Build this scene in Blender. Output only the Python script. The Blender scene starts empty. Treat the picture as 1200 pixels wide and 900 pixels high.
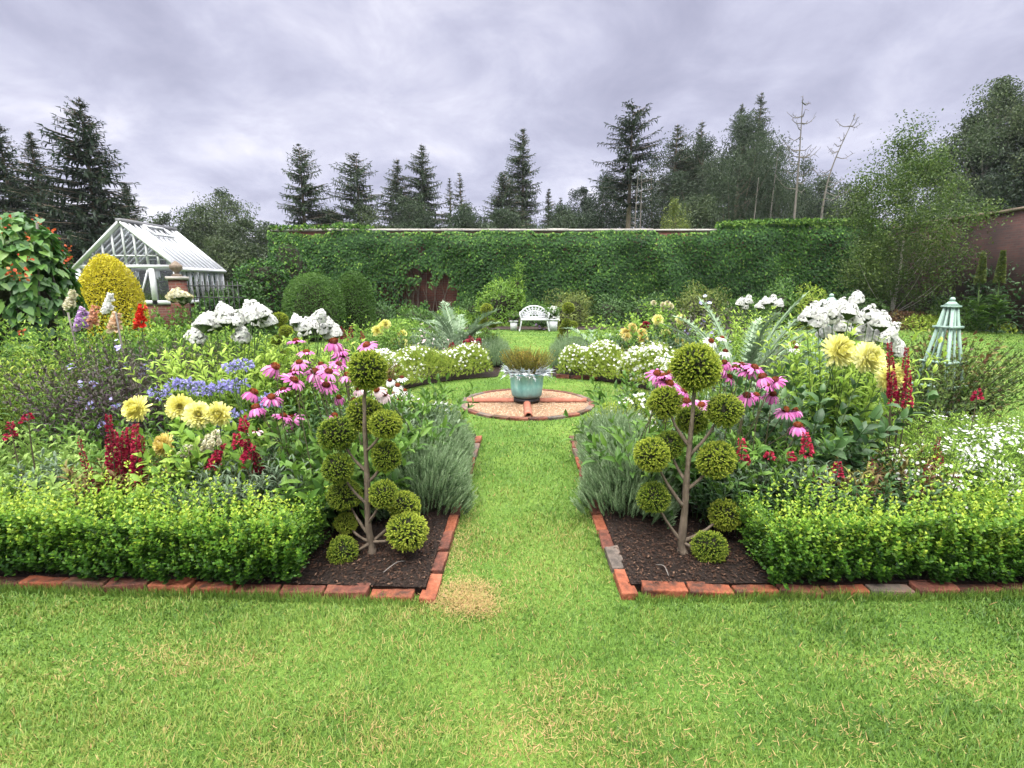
import bpy, math, random
import numpy as np
from mathutils import Vector
rng = np.random.default_rng(11)
random.seed(5)
R = math.radians
C = bpy.context.scene.collection
# ------------------------------------------------------------------ camera geometry (eye 1.5 m, 18 mm lens, tilted 10.85 deg down)
FOC, PIT, EYE = 600.0, R(10.85), 1.5
CP, SP = math.cos(PIT), math.sin(PIT)
def ray(px, py):
    u, v = px-600.0, 450.0-py
    return u, FOC*CP+v*SP, v*CP-FOC*SP
def G(px, py, z=0.0):
    a, b, c = ray(px, py); t = (z-EYE)/c
    return np.array((a*t, b*t, z))
def at(px, py, Y):
    a, b, c = ray(px, py); t = Y/b
    return np.array((a*t, Y, EYE+c*t))
A3 = lambda *v: np.array(v, float)

# ------------------------------------------------------------------ mesh accumulator
class MB:
    def __init__(s): s.V, s.F, s.n = [], [], 0
    def add(s, V, faces, mat=0, tone=None):
        V = np.asarray(V, float).reshape(-1, 3)
        for f in faces:
            f = np.asarray(f, np.int64)
            if f.ndim == 1: f = f[None]
            if len(f) == 0: continue
            t = np.full(len(f), .5) if tone is None else (np.full(len(f), float(tone)) if np.isscalar(tone) else np.asarray(tone, float))
            s.F.append((f+s.n, mat, t))
        s.V.append(V); s.n += len(V)
    def mesh(s, name, mats, smooth=False):
        me = bpy.data.meshes.new(name)
        V = np.concatenate(s.V)
        me.vertices.add(len(V)); me.vertices.foreach_set('co', V.astype(np.float32).ravel())
        loops = np.concatenate([f.ravel() for f, m, t in s.F]).astype(np.int32)
        tot = np.concatenate([np.full(len(f), f.shape[1], np.int32) for f, m, t in s.F])
        mi = np.concatenate([np.full(len(f), m, np.int32) for f, m, t in s.F])
        tone = np.concatenate([t for f, m, t in s.F]).astype(np.float32)
        st = np.concatenate([[0], np.cumsum(tot)[:-1]]).astype(np.int32)
        me.loops.add(len(loops)); me.loops.foreach_set('vertex_index', loops)
        me.polygons.add(len(tot)); me.polygons.foreach_set('loop_start', st)
        me.polygons.foreach_set('material_index', mi)
        if smooth: me.polygons.foreach_set('use_smooth', np.ones(len(tot), bool))
        me.update(calc_edges=True)
        a = me.attributes.new('tone', 'FLOAT', 'FACE'); a.data.foreach_set('value', tone)
        for m in (mats if isinstance(mats, (list, tuple)) else [mats]): me.materials.append(m)
        return me
    def build(s, name, mats, parent=None, loc=None, smooth=False):
        return link(name, s.mesh(name, mats, smooth), parent, loc)
def link(name, me, parent=None, loc=None):
    o = bpy.data.objects.new(name, me); C.objects.link(o)
    if parent is not None: o.parent = parent
    if loc is not None: o.location = loc
    return o
def tag(o, label, cat, group=None, kind=None):
    o['label'] = label
    if cat: o['category'] = cat
    if group: o['group'] = group
    if kind: o['kind'] = kind
    return o
def thing(name, label, cat, loc=(0, 0, 0), group=None, rz=0.0):
    o = bpy.data.objects.new(name, None); C.objects.link(o)
    o.location = loc; o.rotation_euler = (0, 0, rz); o.empty_display_size = .1
    return tag(o, label, cat, group)
def struct(o, kind='structure'):
    o['kind'] = kind; return o

# ------------------------------------------------------------------ vector helpers
def nrm(v): return v/np.maximum(np.linalg.norm(v, axis=-1, keepdims=True), 1e-9)
def unit(n): return nrm(rng.normal(size=(n, 3)))
def U(a, b, n=None): return rng.uniform(a, b, n)
_waves = {}
def vnoise(P, freq, seed=0):
    if seed not in _waves:
        r = np.random.default_rng(1000+seed); _waves[seed] = (r.normal(size=(9, 3)), r.uniform(0, 6.28, 9))
    k, ph = _waves[seed]
    return np.sin(P@(k.T*freq)+ph).sum(1)/4.0
# leaf shapes: u along, v across, w up
LEAF = {
 'rhomb': ([(0,0,0),(.5,-.5,.1),(1,0,0),(.5,.5,.1)], [(0,1,2),(0,2,3)]),
 'oval': ([(0,0,0),(.28,-.42,.1),(.68,-.42,.1),(1,0,-.06),(.68,.42,.1),(.28,.42,.1)], [(0,1,2,3),(0,3,4,5)]),
 'blade': ([(0,-.5,0),(0,.5,0),(.55,-.4,.06),(.55,.4,.06),(1,0,.2)], [(0,2,3,1),(2,4,3)]),
 'petal': ([(0,-.22,0),(0,.22,0),(.55,-.5,.06),(.55,.5,.06),(.96,-.3,-.02),(.96,.3,-.02)], [(0,2,3,1),(2,4,5,3)]),
 'droop': ([(0,-.25,0),(0,.25,0),(.5,-.5,.04),(.5,.5,.04),(.85,-.42,-.14),(.85,.42,-.14),(1,0,-.26)], [(0,2,3,1),(2,4,5,3),(4,6,5)]),
 'heart': ([(0,0,0),(-.18,.28,.05),(.1,.52,.1),(.55,.36,.06),(1,0,-.14),(.55,-.36,.06),(.1,-.52,.1),(-.18,-.28,.05)], [(0,1,2,3,4),(0,4,5,6,7)]),
 'lance': ([(0,0,0),(.3,-.42,.1),(.3,0,.02),(.3,.42,.1),(.68,-.36,.05),(.68,0,-.03),(.68,.36,.05),(1,0,-.2)],
           [(0,1,2),(0,2,3),(1,4,5,2),(2,5,6,3),(4,7,5),(5,7,6)]),
 'star': ([(0,0,0),(.2,-.16,.02),(.55,-.5,.05),(.5,-.14,.03),(1,0,0),(.5,.14,.03),(.55,.5,.05),(.2,.16,.02)], [(0,1,2,3),(0,3,4,5),(0,5,6,7)]),
 'ivy': ([(0,0,0),(.05,-.5,.06),(.45,-.32,.04),(1,0,-.08),(.45,.32,.04),(.05,.5,.06)], [(0,1,2,3),(0,3,4,5)]),
}
for k in LEAF: LEAF[k] = (np.array(LEAF[k][0], float), LEAF[k][1])
def leaves(mb, pos, d, up, L, W, shape='oval', mat=0, tone=None):
    n = len(pos)
    if n == 0: return
    T, fs = LEAF[shape]
    d = nrm(d); s = np.cross(up, d)
    bad = np.linalg.norm(s, axis=1) < 1e-3
    if bad.any(): s[bad] = np.cross(unit(bad.sum()), d[bad])
    s = nrm(s); w = np.cross(d, s)
    L = np.broadcast_to(L, (n,)); W = np.broadcast_to(W, (n,))
    V = pos[:, None]+(T[None, :, 0, None]*L[:, None, None])*d[:, None]+(T[None, :, 1, None]*W[:, None, None])*s[:, None]+(T[None, :, 2, None]*L[:, None, None])*w[:, None]
    base = np.arange(n)[:, None]*len(T)
    tone = np.full(n, .5) if tone is None else np.broadcast_to(tone, (n,))
    groups = {}
    for f in fs: groups.setdefault(len(f), []).append(f)
    first = True
    off = mb.n
    mb.V.append(V.reshape(-1, 3)); mb.n += n*len(T)
    for k, ff in groups.items():
        idx = (base[:, None, :]+np.array(ff)[None]).reshape(-1, k)
        mb.F.append((idx+off, mat, np.repeat(tone, len(ff))))
def stems(mb, A, B, ra, rb, mat=0, bend=None, tone=None, sides=3):
    """many thin tapered stems at once, one bend in the middle"""
    n = len(A)
    if n == 0: return
    ra = np.broadcast_to(ra, (n,)); rb = np.broadcast_to(rb, (n,))
    M = (A+B)/2 if bend is None else (A+B)/2+bend
    d = nrm(B-A); s = nrm(np.cross(d, np.array([.3, .9, .1])+unit(n)*.01)); w = np.cross(d, s)
    ang = np.arange(sides)*2*math.pi/sides
    ring = np.cos(ang)[None, :, None]*s[:, None]+np.sin(ang)[None, :, None]*w[:, None]
    V = np.concatenate([A[:, None]+ring*ra[:, None, None], M[:, None]+ring*((ra+rb)/2)[:, None, None], B[:, None]+ring*rb[:, None, None]], 1)
    q = []
    for lv in (0, 1):
        for i in range(sides):
            j = (i+1) % sides; q.append((lv*sides+i, lv*sides+j, (lv+1)*sides+j, (lv+1)*sides+i))
    idx = (np.arange(n)[:, None, None]*(3*sides)+np.array(q)[None]).reshape(-1, 4)
    mb.add(V.reshape(-1, 3), [idx], mat, .5 if tone is None else tone)
def tube(mb, pts, rad, sides=8, mat=0, tone=.5, cap=True, wob=0.0):
    pts = np.asarray(pts, float); k = len(pts)
    rad = np.broadcast_to(rad, (k,))
    t = nrm(np.gradient(pts, axis=0)); ref = A3(.13, .2, .97) if abs(t[0, 2]) < .8 else A3(.95, .2, .1)
    s = nrm(np.cross(t, ref)); w = np.cross(t, s)
    ang = np.arange(sides)*2*math.pi/sides
    rr = rad[:, None]*(1+wob*rng.normal(size=(k, sides)))
    V = pts[:, None]+rr[..., None]*(np.cos(ang)[None, :, None]*s[:, None]+np.sin(ang)[None, :, None]*w[:, None])
    i = np.arange(sides); j = (i+1) % sides
    q = np.concatenate([np.stack([l*sides+i, l*sides+j, (l+1)*sides+j, (l+1)*sides+i], 1) for l in range(k-1)])
    f = [q]
    if cap: f += [np.arange(sides)[::-1][None], ((k-1)*sides+np.arange(sides))[None]]
    mb.add(V.reshape(-1, 3), f, mat, tone)
def smooth_path(pts, n=12):
    pts = np.asarray(pts, float); k = len(pts); out = []
    P = np.concatenate([[2*pts[0]-pts[1]], pts, [2*pts[-1]-pts[-2]]])
    for t in np.linspace(0, k-1-1e-6, n):
        i = int(t); f = t-i; a, b, c, d = P[i:i+4]
        out.append(.5*((2*b)+(c-a)*f+(2*a-5*b+4*c-d)*f*f+(3*b-a-3*c+d)*f**3))
    return np.array(out)
CUBEF = np.array([(0,3,2,1),(4,5,6,7),(0,1,5,4),(1,2,6,5),(2,3,7,6),(3,0,4,7)])
def box(mb, lo, hi, mat=0, tone=.5):
    x0, y0, z0 = lo; x1, y1, z1 = hi
    mb.add([(x0,y0,z0),(x1,y0,z0),(x1,y1,z0),(x0,y1,z0),(x0,y0,z1),(x1,y0,z1),(x1,y1,z1),(x0,y1,z1)], [CUBEF], mat, tone)
def bar(mb, a, b, w, h, up=(0, 0, 1), mat=0, tone=.5):
    a, b = np.asarray(a, float), np.asarray(b, float); d = nrm(b-a); s = np.cross(d, up)
    if np.linalg.norm(s) < 1e-4: s = np.cross(d, (0, 1, 0))
    s = nrm(s)*w/2; t = nrm(np.cross(s, d))*h/2
    V = [a-s-t, a+s-t, a+s+t, a-s+t, b-s-t, b+s-t, b+s+t, b-s+t]
    mb.add(V, [CUBEF], mat, tone)
def lathe(mb, prof, n=32, mat=0, tone=.5, jit=0.0, cx=0., cy=0.):
    prof = np.asarray(prof, float); k = len(prof); a = np.arange(n)*2*math.pi/n
    rr = prof[:, 0][:, None]*(1+jit*rng.normal(size=(k, n)))
    V = np.stack([cx+rr*np.cos(a), cy+rr*np.sin(a), np.repeat(prof[:, 1][:, None], n, 1)], -1)
    i = np.arange(n); j = (i+1) % n
    q = np.concatenate([np.stack([l*n+i, l*n+j, (l+1)*n+j, (l+1)*n+i], 1) for l in range(k-1)])
    mb.add(V.reshape(-1, 3), [q], mat, tone)
def blob(mb, c, r, mat=0, lump=.12, freq=2.5, seed=1, tone=.5, nu=20, nv=12, floor=None):
    c = np.asarray(c, float); r = np.asarray(r, float)*np.ones(3)
    th = np.linspace(0.02, math.pi-.02, nv)[:, None]; ph = (np.arange(nu)*2*math.pi/nu)[None]
    D = np.stack([np.sin(th)*np.cos(ph), np.sin(th)*np.sin(ph), np.cos(th)+0*ph], -1).reshape(-1, 3)
    V = c+D*r*(1+lump*vnoise(D, freq, seed))[:, None]
    if floor is not None: V[:, 2] = np.maximum(V[:, 2], floor)
    i = np.arange(nu); j = (i+1) % nu
    q = np.concatenate([np.stack([l*nu+i, l*nu+j, (l+1)*nu+j, (l+1)*nu+i], 1) for l in range(nv-1)])
    mb.add(V, [q, np.arange(nu)[None], ((nv-1)*nu+np.arange(nu))[None]], mat, tone)
def sprigs(mb, B, D, Ln, k, lL, lW, shape='oval', mat=0, t0=.1, t1=.9, tj=.12, spread=55, bend=None, s0=.12, shrink=.45, stemr=0, smat=0, pair=2, tp=1.0):
    """n shoots, each a stem with k whorls of leaves; tone runs from t0 (old leaves) to t1 (young tip)"""
    n = len(B)
    if n == 0: return
    D = nrm(D); Ln = np.broadcast_to(Ln, (n,)); t0 = np.broadcast_to(t0, (n,)); t1 = np.broadcast_to(t1, (n,))
    bend = np.zeros((n, 3)) if bend is None else bend
    p = nrm(np.cross(D, unit(n))); q = np.cross(D, p); a0 = U(0, 6.28, n)
    PP, DD, NN, LL, WW, TT = [], [], [], [], [], []
    for j in range(k):
        s = s0+(1-s0)*(j+1)/k+U(-.4, .4, n)/k*(1-s0)
        pos = B+D*(Ln*s)[:, None]+bend*(s*s)[:, None]
        tan = nrm(D*Ln[:, None]+2*bend*s[:, None])
        for m in range(pair):
            a = a0+j*1.57+m*2*math.pi/pair+U(-.4, .4, n)
            o = p*np.cos(a)[:, None]+q*np.sin(a)[:, None]
            sp = R(spread)*U(.7, 1.25, n)*(1-.35*s)
            d = tan*np.cos(sp)[:, None]+o*np.sin(sp)[:, None]
            up = tan*np.sin(sp)[:, None]-o*np.cos(sp)[:, None]+unit(n)*.25
            sz = (1-shrink*s**2)*U(.75, 1.2, n)
            PP.append(pos); DD.append(d); NN.append(up); LL.append(lL*sz); WW.append(lW*sz)
            TT.append(t0+(t1-t0)*np.clip(s, 0, 1)**tp+rng.normal(0, tj, n))
    leaves(mb, np.concatenate(PP), np.concatenate(DD), np.concatenate(NN), np.concatenate(LL), np.concatenate(WW), shape, mat, np.clip(np.concatenate(TT), 0, 1))
    if stemr: stems(mb, B, B+D*Ln[:, None]+bend, stemr, stemr*.5, smat, bend=-bend*.25)

# ------------------------------------------------------------------ materials
def mat_new(name):
    m = bpy.data.materials.new(name); m.use_nodes = True
    nt = m.node_tree; nt.nodes.clear()
    o = nt.nodes.new('ShaderNodeOutputMaterial'); b = nt.nodes.new('ShaderNodeBsdfPrincipled')
    nt.links.new(b.outputs[0], o.inputs[0]); return m, nt, b, o
def ramp_node(nt, stops):
    r = nt.nodes.new('ShaderNodeValToRGB'); e = r.color_ramp.elements
    while len(e) < len(stops): e.new(.5)
    for i, (p, c) in enumerate(stops): e[i].position = p; e[i].color = (*c, 1)
    return r
def math_node(nt, op, a, b=None, clamp=False):
    m = nt.nodes.new('ShaderNodeMath'); m.operation = op; m.use_clamp = clamp
    for i, v in enumerate((a, b)):
        if v is None: continue
        if isinstance(v, (int, float)): m.inputs[i].default_value = v
        else: nt.links.new(v, m.inputs[i])
    return m.outputs[0]
def leafmat(name, stops, rough=.5, trans=.3, jit=.25, spec=.22, oj=None):
    if isinstance(stops[0][1], (int, float)): stops = [(i/(len(stops)-1), c) for i, c in enumerate(stops)]
    m, nt, b, o = mat_new(name)
    at_ = nt.nodes.new('ShaderNodeAttribute'); at_.attribute_name = 'tone'
    g = nt.nodes.new('ShaderNodeNewGeometry')
    j = math_node(nt, 'MULTIPLY', math_node(nt, 'SUBTRACT', g.outputs['Random Per Island'], .5), jit)
    oj = (.35 if ('petal' in name or name in ('crimson', 'pale_pink', 'cone', 'thuja')) else 0) if oj is None else oj
    if oj:
        oi = nt.nodes.new('ShaderNodeObjectInfo'); j = math_node(nt, 'ADD', j, math_node(nt, 'MULTIPLY', math_node(nt, 'SUBTRACT', oi.outputs['Random'], .5), oj))
    f = math_node(nt, 'ADD', at_.outputs['Fac'], j, True)
    r = ramp_node(nt, stops); nt.links.new(f, r.inputs[0])
    nt.links.new(r.outputs[0], b.inputs['Base Color'])
    b.inputs['Roughness'].default_value = rough; b.inputs['Specular IOR Level'].default_value = spec
    if trans > 0:
        t = nt.nodes.new('ShaderNodeBsdfTranslucent'); nt.links.new(r.outputs[0], t.inputs['Color'])
        mx = nt.nodes.new('ShaderNodeMixShader'); mx.inputs[0].default_value = trans
        nt.links.new(b.outputs[0], mx.inputs[1]); nt.links.new(t.outputs[0], mx.inputs[2]); nt.links.new(mx.outputs[0], o.inputs[0])
    return m
def roughmat(name, stops, scale=8, detail=6, rough=.85, bump=.4, bscale=None, spec=.3, objrand=0.0, con=1.6, dist=.02, metal=0, coord='Object', stretch=(1, 1, 1)):
    m, nt, b, o = mat_new(name)
    tc = nt.nodes.new('ShaderNodeTexCoord'); mp = nt.nodes.new('ShaderNodeMapping'); mp.inputs['Scale'].default_value = stretch
    nt.links.new(tc.outputs[coord], mp.inputs[0])
    n = nt.nodes.new('ShaderNodeTexNoise'); n.inputs['Scale'].default_value = scale; n.inputs['Detail'].default_value = detail; n.inputs['Roughness'].default_value = .65
    nt.links.new(mp.outputs[0], n.inputs['Vector'])
    f = math_node(nt, 'MULTIPLY_ADD', n.outputs[0], con); nt.nodes[-1].inputs[2].default_value = .5-con/2
    if objrand:
        oi = nt.nodes.new('ShaderNodeObjectInfo')
        f = math_node(nt, 'ADD', f, math_node(nt, 'MULTIPLY', math_node(nt, 'SUBTRACT', oi.outputs['Random'], .5), objrand), True)
    if isinstance(stops[0][1], (int, float)): stops = [(i/(len(stops)-1), c) for i, c in enumerate(stops)]
    r = ramp_node(nt, stops); nt.links.new(f, r.inputs[0]); nt.links.new(r.outputs[0], b.inputs['Base Color'])
    b.inputs['Roughness'].default_value = rough; b.inputs['Specular IOR Level'].default_value = spec; b.inputs['Metallic'].default_value = metal
    if bump:
        n2 = nt.nodes.new('ShaderNodeTexNoise'); n2.inputs['Scale'].default_value = bscale or scale*4; n2.inputs['Detail'].default_value = 5
        nt.links.new(mp.outputs[0], n2.inputs['Vector'])
        bp = nt.nodes.new('ShaderNodeBump'); bp.inputs['Strength'].default_value = bump; bp.inputs['Distance'].default_value = dist
        nt.links.new(n2.outputs[0], bp.inputs['Height']); nt.links.new(bp.outputs[0], b.inputs['Normal'])
    return m

M = {}
M['bark'] = roughmat('bark', [(.07,.05,.035),(.17,.13,.095),(.26,.22,.17)], 14, bump=.7, stretch=(1,1,.3))
M['topiary_bark'] = roughmat('topiary_bark', [(.05,.038,.027),(.12,.092,.066),(.20,.16,.122)], 30, bump=.7, bscale=60, stretch=(1,1,.35))
M['dead_wood'] = roughmat('dead_wood', [(.09,.08,.07),(.2,.18,.16)], 5, bump=.3)
M['birch_bark'] = roughmat('birch_bark', [(0,(.12,.1,.08)),(.4,(.34,.31,.27)),(1,(.55,.52,.47))], 4, bump=.3, stretch=(1,1,3))
M['stem'] = roughmat('stem', [(.06,.1,.03),(.1,.16,.05)], 6, bump=0)
M['dark_stem'] = roughmat('dark_stem', [(.05,.045,.025),(.09,.08,.04)], 6, bump=0)
M['soil'] = roughmat('soil', [(.010,.006,.004),(.032,.017,.011),(.07,.038,.025)], 22, rough=.95, bump=1, bscale=60, dist=.03)
M['chip'] = leafmat('chip', [(.010,.006,.004),(.038,.019,.012),(.075,.04,.025),(.16,.10,.065)], .9, 0, .6)
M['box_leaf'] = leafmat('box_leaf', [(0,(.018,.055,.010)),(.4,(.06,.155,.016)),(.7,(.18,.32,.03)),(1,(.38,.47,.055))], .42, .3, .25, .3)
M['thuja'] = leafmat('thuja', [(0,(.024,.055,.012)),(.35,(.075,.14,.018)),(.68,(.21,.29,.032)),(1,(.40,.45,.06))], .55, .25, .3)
M['dark_interior'] = roughmat('dark_interior', [(.012,.013,.006),(.03,.03,.012)], 40, bump=.8)  # dark filler for solid cores added inside plants, also on hedge stems
M['lav'] = leafmat('lav', [(.065,.12,.05),(.15,.235,.105),(.28,.37,.21)], .6, .2, .35)
M['lime'] = leafmat('lime', [(.10,.17,.02),(.22,.32,.04),(.42,.47,.08)], .5, .35, .35)
M['pale'] = leafmat('pale', [(.085,.17,.03),(.175,.29,.06),(.30,.42,.11)], .5, .35, .35)
M['mid'] = leafmat('mid', [(.022,.06,.012),(.065,.145,.022),(.14,.25,.04)], .45, .3, .4)
M['fresh'] = leafmat('fresh', [(.05,.11,.018),(.13,.25,.03),(.29,.42,.07)], .5, .35, .4)
M['deep'] = leafmat('deep', [(.012,.035,.012),(.028,.075,.02),(.065,.135,.035)], .4, .2, .4, .35)
M['silver'] = leafmat('silver', [(.09,.15,.075),(.17,.25,.14),(.32,.40,.27)], .6, .2, .3)
M['greygreen'] = leafmat('greygreen', [(.05,.09,.05),(.11,.17,.10),(.20,.26,.16)], .55, .25, .35)
M['purple_leaf'] = leafmat('purple_leaf', [(.03,.018,.028),(.065,.042,.055),(.10,.10,.06)], .5, .2, .5)
M['bronze'] = leafmat('bronze', [(.05,.02,.015),(.12,.06,.03),(.20,.20,.05)], .5, .25, .6)
M['golden'] = leafmat('golden', [(.30,.27,.014),(.54,.47,.025),(.68,.61,.06)], .5, .3, .3)
M['bean'] = leafmat('bean', [(.02,.07,.016),(.06,.16,.03),(.16,.29,.05)], .42, .28, .35, .4)
M['ivy_leaf'] = leafmat('ivy_leaf', [(0,(.010,.034,.010)),(.45,(.026,.075,.015)),(.75,(.065,.15,.024)),(1,(.17,.28,.045))], .6, .15, .45, .12)
M['yew'] = leafmat('yew', [(.015,.04,.010),(.04,.095,.018),(.08,.15,.03)], .5, .15, .4)
M['clipped'] = leafmat('clipped', [(.022,.06,.010),(.055,.125,.018),(.10,.19,.03)], .5, .2, .3)
M['phlox_leaf'] = leafmat('phlox_leaf', [(.08,.17,.02),(.19,.33,.04),(.36,.49,.085)], .5, .35, .3)
M['conifer_a'] = leafmat('conifer_a', [(.014,.026,.017),(.028,.048,.028),(.05,.074,.04)], .6, .12, .5)
M['conifer_b'] = leafmat('conifer_b', [(.025,.044,.025),(.048,.076,.040),(.082,.112,.055)], .6, .15, .5)
M['decid_far'] = leafmat('decid_far', [(.032,.052,.026),(.062,.092,.042),(.11,.14,.062)], .6, .25, .5)
M['decid_lime'] = leafmat('decid_lime', [(.07,.10,.025),(.13,.17,.04),(.22,.26,.06)], .6, .3, .5)
M['birch_leaf'] = leafmat('birch_leaf', [(.03,.062,.016),(.068,.118,.026),(.15,.205,.048)], .45, .35, .5)
M['white_petal'] = leafmat('white_petal', [(.66,.68,.62),(.80,.80,.77),(.86,.85,.84)], .6, .45, .4)
M['cream_petal'] = leafmat('cream_petal', [(.52,.47,.2),(.62,.58,.38),(.68,.66,.54)], .6, .3, .4)
M['yellow_petal'] = leafmat('yellow_petal', [(.70,.64,.12),(.78,.75,.26),(.82,.80,.48)], .55, .3, .25)
M['amber_petal'] = leafmat('amber_petal', [(.62,.46,.09),(.70,.59,.20),(.74,.67,.36)], .55, .3, .25)
M['pink_petal'] = leafmat('pink_petal', [(.38,.075,.25),(.54,.15,.38),(.68,.34,.54)], .55, .3, .35)
M['pale_pink'] = leafmat('pale_pink', [(.6,.38,.44),(.72,.52,.56),(.76,.66,.64)], .55, .3, .35)
M['cone'] = leafmat('cone', [(.07,.012,.008),(.20,.045,.015),(.42,.13,.03)], .6, 0, .3)
M['crimson'] = leafmat('crimson', [(.14,.004,.022),(.32,.012,.045),(.5,.04,.09)], .5, .2, .4)
M['scarlet'] = leafmat('scarlet', [(.45,.02,.012),(.7,.04,.02),(.8,.12,.07)], .5, .25, .3)
M['orange_red'] = leafmat('orange_red', [(.40,.05,.02),(.58,.10,.03),(.65,.2,.08)], .5, .25, .3)
M['agapanthus'] = leafmat('agapanthus', [(.20,.18,.48),(.34,.32,.64),(.55,.53,.80)], .5, .3, .4)
M['lilac'] = leafmat('lilac', [(.42,.24,.55),(.58,.38,.66),(.72,.58,.74)], .5, .3, .4)
M['peach'] = leafmat('peach', [(.66,.32,.2),(.76,.5,.34),(.8,.68,.5)], .5, .3, .4)
M['grass'] = leafmat('grass', [(0,(.044,.108,.016)),(.35,(.104,.198,.029)),(.6,(.185,.275,.048)),(.8,(.29,.28,.08)),(1,(.42,.26,.12))], .5, .3, .18, .3)
M['rust_flower'] = leafmat('rust_flower', [(.20,.11,.03),(.36,.20,.04),(.55,.36,.06)], .6, .2, .5)

# ------------------------------------------------------------------ ground: lawn sheet, beds, gravel disc
CX, CY = .19, 6.47                                            # centre of the round lawn
RING = 1.95
def lawn_material():
    m, nt, b, o = mat_new('lawn_turf')
    tc = nt.nodes.new('ShaderNodeTexCoord')
    def noise(s, d=4):
        n = nt.nodes.new('ShaderNodeTexNoise'); n.inputs['Scale'].default_value = s; n.inputs['Detail'].default_value = d
        nt.links.new(tc.outputs['Object'], n.inputs['Vector']); return n.outputs[0]
    f = math_node(nt, 'ADD', math_node(nt, 'MULTIPLY', noise(1.1), .7), math_node(nt, 'MULTIPLY', noise(38, 6), .45))
    r = ramp_node(nt, [(.3,(.045,.10,.018)),(.55,(.096,.178,.03)),(.72,(.155,.235,.045)),(.9,(.22,.25,.075))])
    nt.links.new(f, r.inputs[0]); nt.links.new(r.outputs[0], b.inputs['Base Color'])
    b.inputs['Roughness'].default_value = .9; b.inputs['Specular IOR Level'].default_value = .1
    bp = nt.nodes.new('ShaderNodeBump'); bp.inputs['Strength'].default_value = .8; bp.inputs['Distance'].default_value = .03
    nt.links.new(noise(120, 3), bp.inputs['Height']); nt.links.new(bp.outputs[0], b.inputs['Normal'])
    return m
mb = MB(); mb.add([(-400,-60,0),(400,-60,0),(400,600,0),(-400,600,0)], [np.array([[0,1,2,3]])])
struct(mb.build('lawn', lawn_material()))

# bed outlines (ground plan)
def arc(a0, a1, r, n=14):
    return [A3(CX+r*math.cos(R(a)), CY+r*math.sin(R(a)), 0) for a in np.linspace(a0, a1, n)]
AL = G(499, 698); BL = G(526, 612); DL = G(558, 514)           # path edge, greenhouse-side front bed
AR = G(739, 694); BR = G(706, 612); DR = G(674, 514)
FLf = G(0, 681); dirL = (FLf-AL)/np.linalg.norm(FLf-AL); ELf = AL+dirL*4.6
FRf = G(1200, 690); dirR = (FRf-AR)/np.linalg.norm(FRf-AR); ERf = AR+dirR*4.6
aL = math.degrees(math.atan2(DL[1]-CY, DL[0]-CX)); aR = math.degrees(math.atan2(DR[1]-CY, DR[0]-CX))
rL = np.linalg.norm(DL[:2]-(CX, CY)); rR = np.linalg.norm(DR[:2]-(CX, CY))
arcL = arc(aL, -172, rL); arcR = arc(aR, -8, rR)
bedFL = [ELf, AL, BL, DL]+arcL[1:]+[A3(-3.0,6.15,0), A3(-4.9,5.9,0)]
bedFR = [AR, ERf, A3(5.0,5.6,0), A3(3.2,6.1,0)]+arcR[::-1][:-1]+[DR, BR]
b0 = A3(-.16,8.35,0); b1 = A3(.78,8.35,0)
aBL = 105; aBR = 72
bedBL = arc(104, 168, RING+.05)[::-1]+[A3(-.24,8.5,0), A3(-.05,12.4,0), A3(-3.2,11.9,0), A3(-4.8,9.6,0), A3(-3.6,7.6,0)]
bedBR = [A3(4.1,7.5,0), A3(5.4,9.6,0), A3(3.8,11.9,0), A3(.98,12.4,0), A3(.68,8.5,0)]+arc(72, 14, RING+.05)
bedBL, bedBR = bedBL[::-1], bedBR[::-1]
border = [A3(-16,17.8,0), A3(16.2,17.8,0), A3(16.2,22.9,0), A3(-16,22.9,0)]
def inside(P, poly):
    x, y = P[:, 0], P[:, 1]; c = np.zeros(len(P), bool); q = poly[-1]
    for p in poly:
        if p[1] != q[1]:
            k = ((p[1] > y) != (q[1] > y)) & (x < (q[0]-p[0])*(y-p[1])/(q[1]-p[1])+p[0]); c ^= k
        q = p
    return c
from mathutils.geometry import tessellate_polygon
def bed(poly, h=.045):
    mb = MB(); n = len(poly); top = np.array(poly)+A3(0, 0, h); bot = np.array(poly)-A3(0, 0, .05)
    tris = np.array(tessellate_polygon([[Vector(p) for p in top]]))
    i = np.arange(n); j = (i+1) % n
    mb.add(np.concatenate([top, bot]), [tris, np.stack([i, j, j+n, i+n], 1)])
    return struct(mb.build('flower_bed_soil', M['soil']))
for p, hh in ((bedFL, .045), (bedFR, .045), (bedBL, .012), (bedBR, .012), (border, .02)): bed(p, hh)
BEDS = [bedFL, bedFR, bedBL, bedBR, border]

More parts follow.
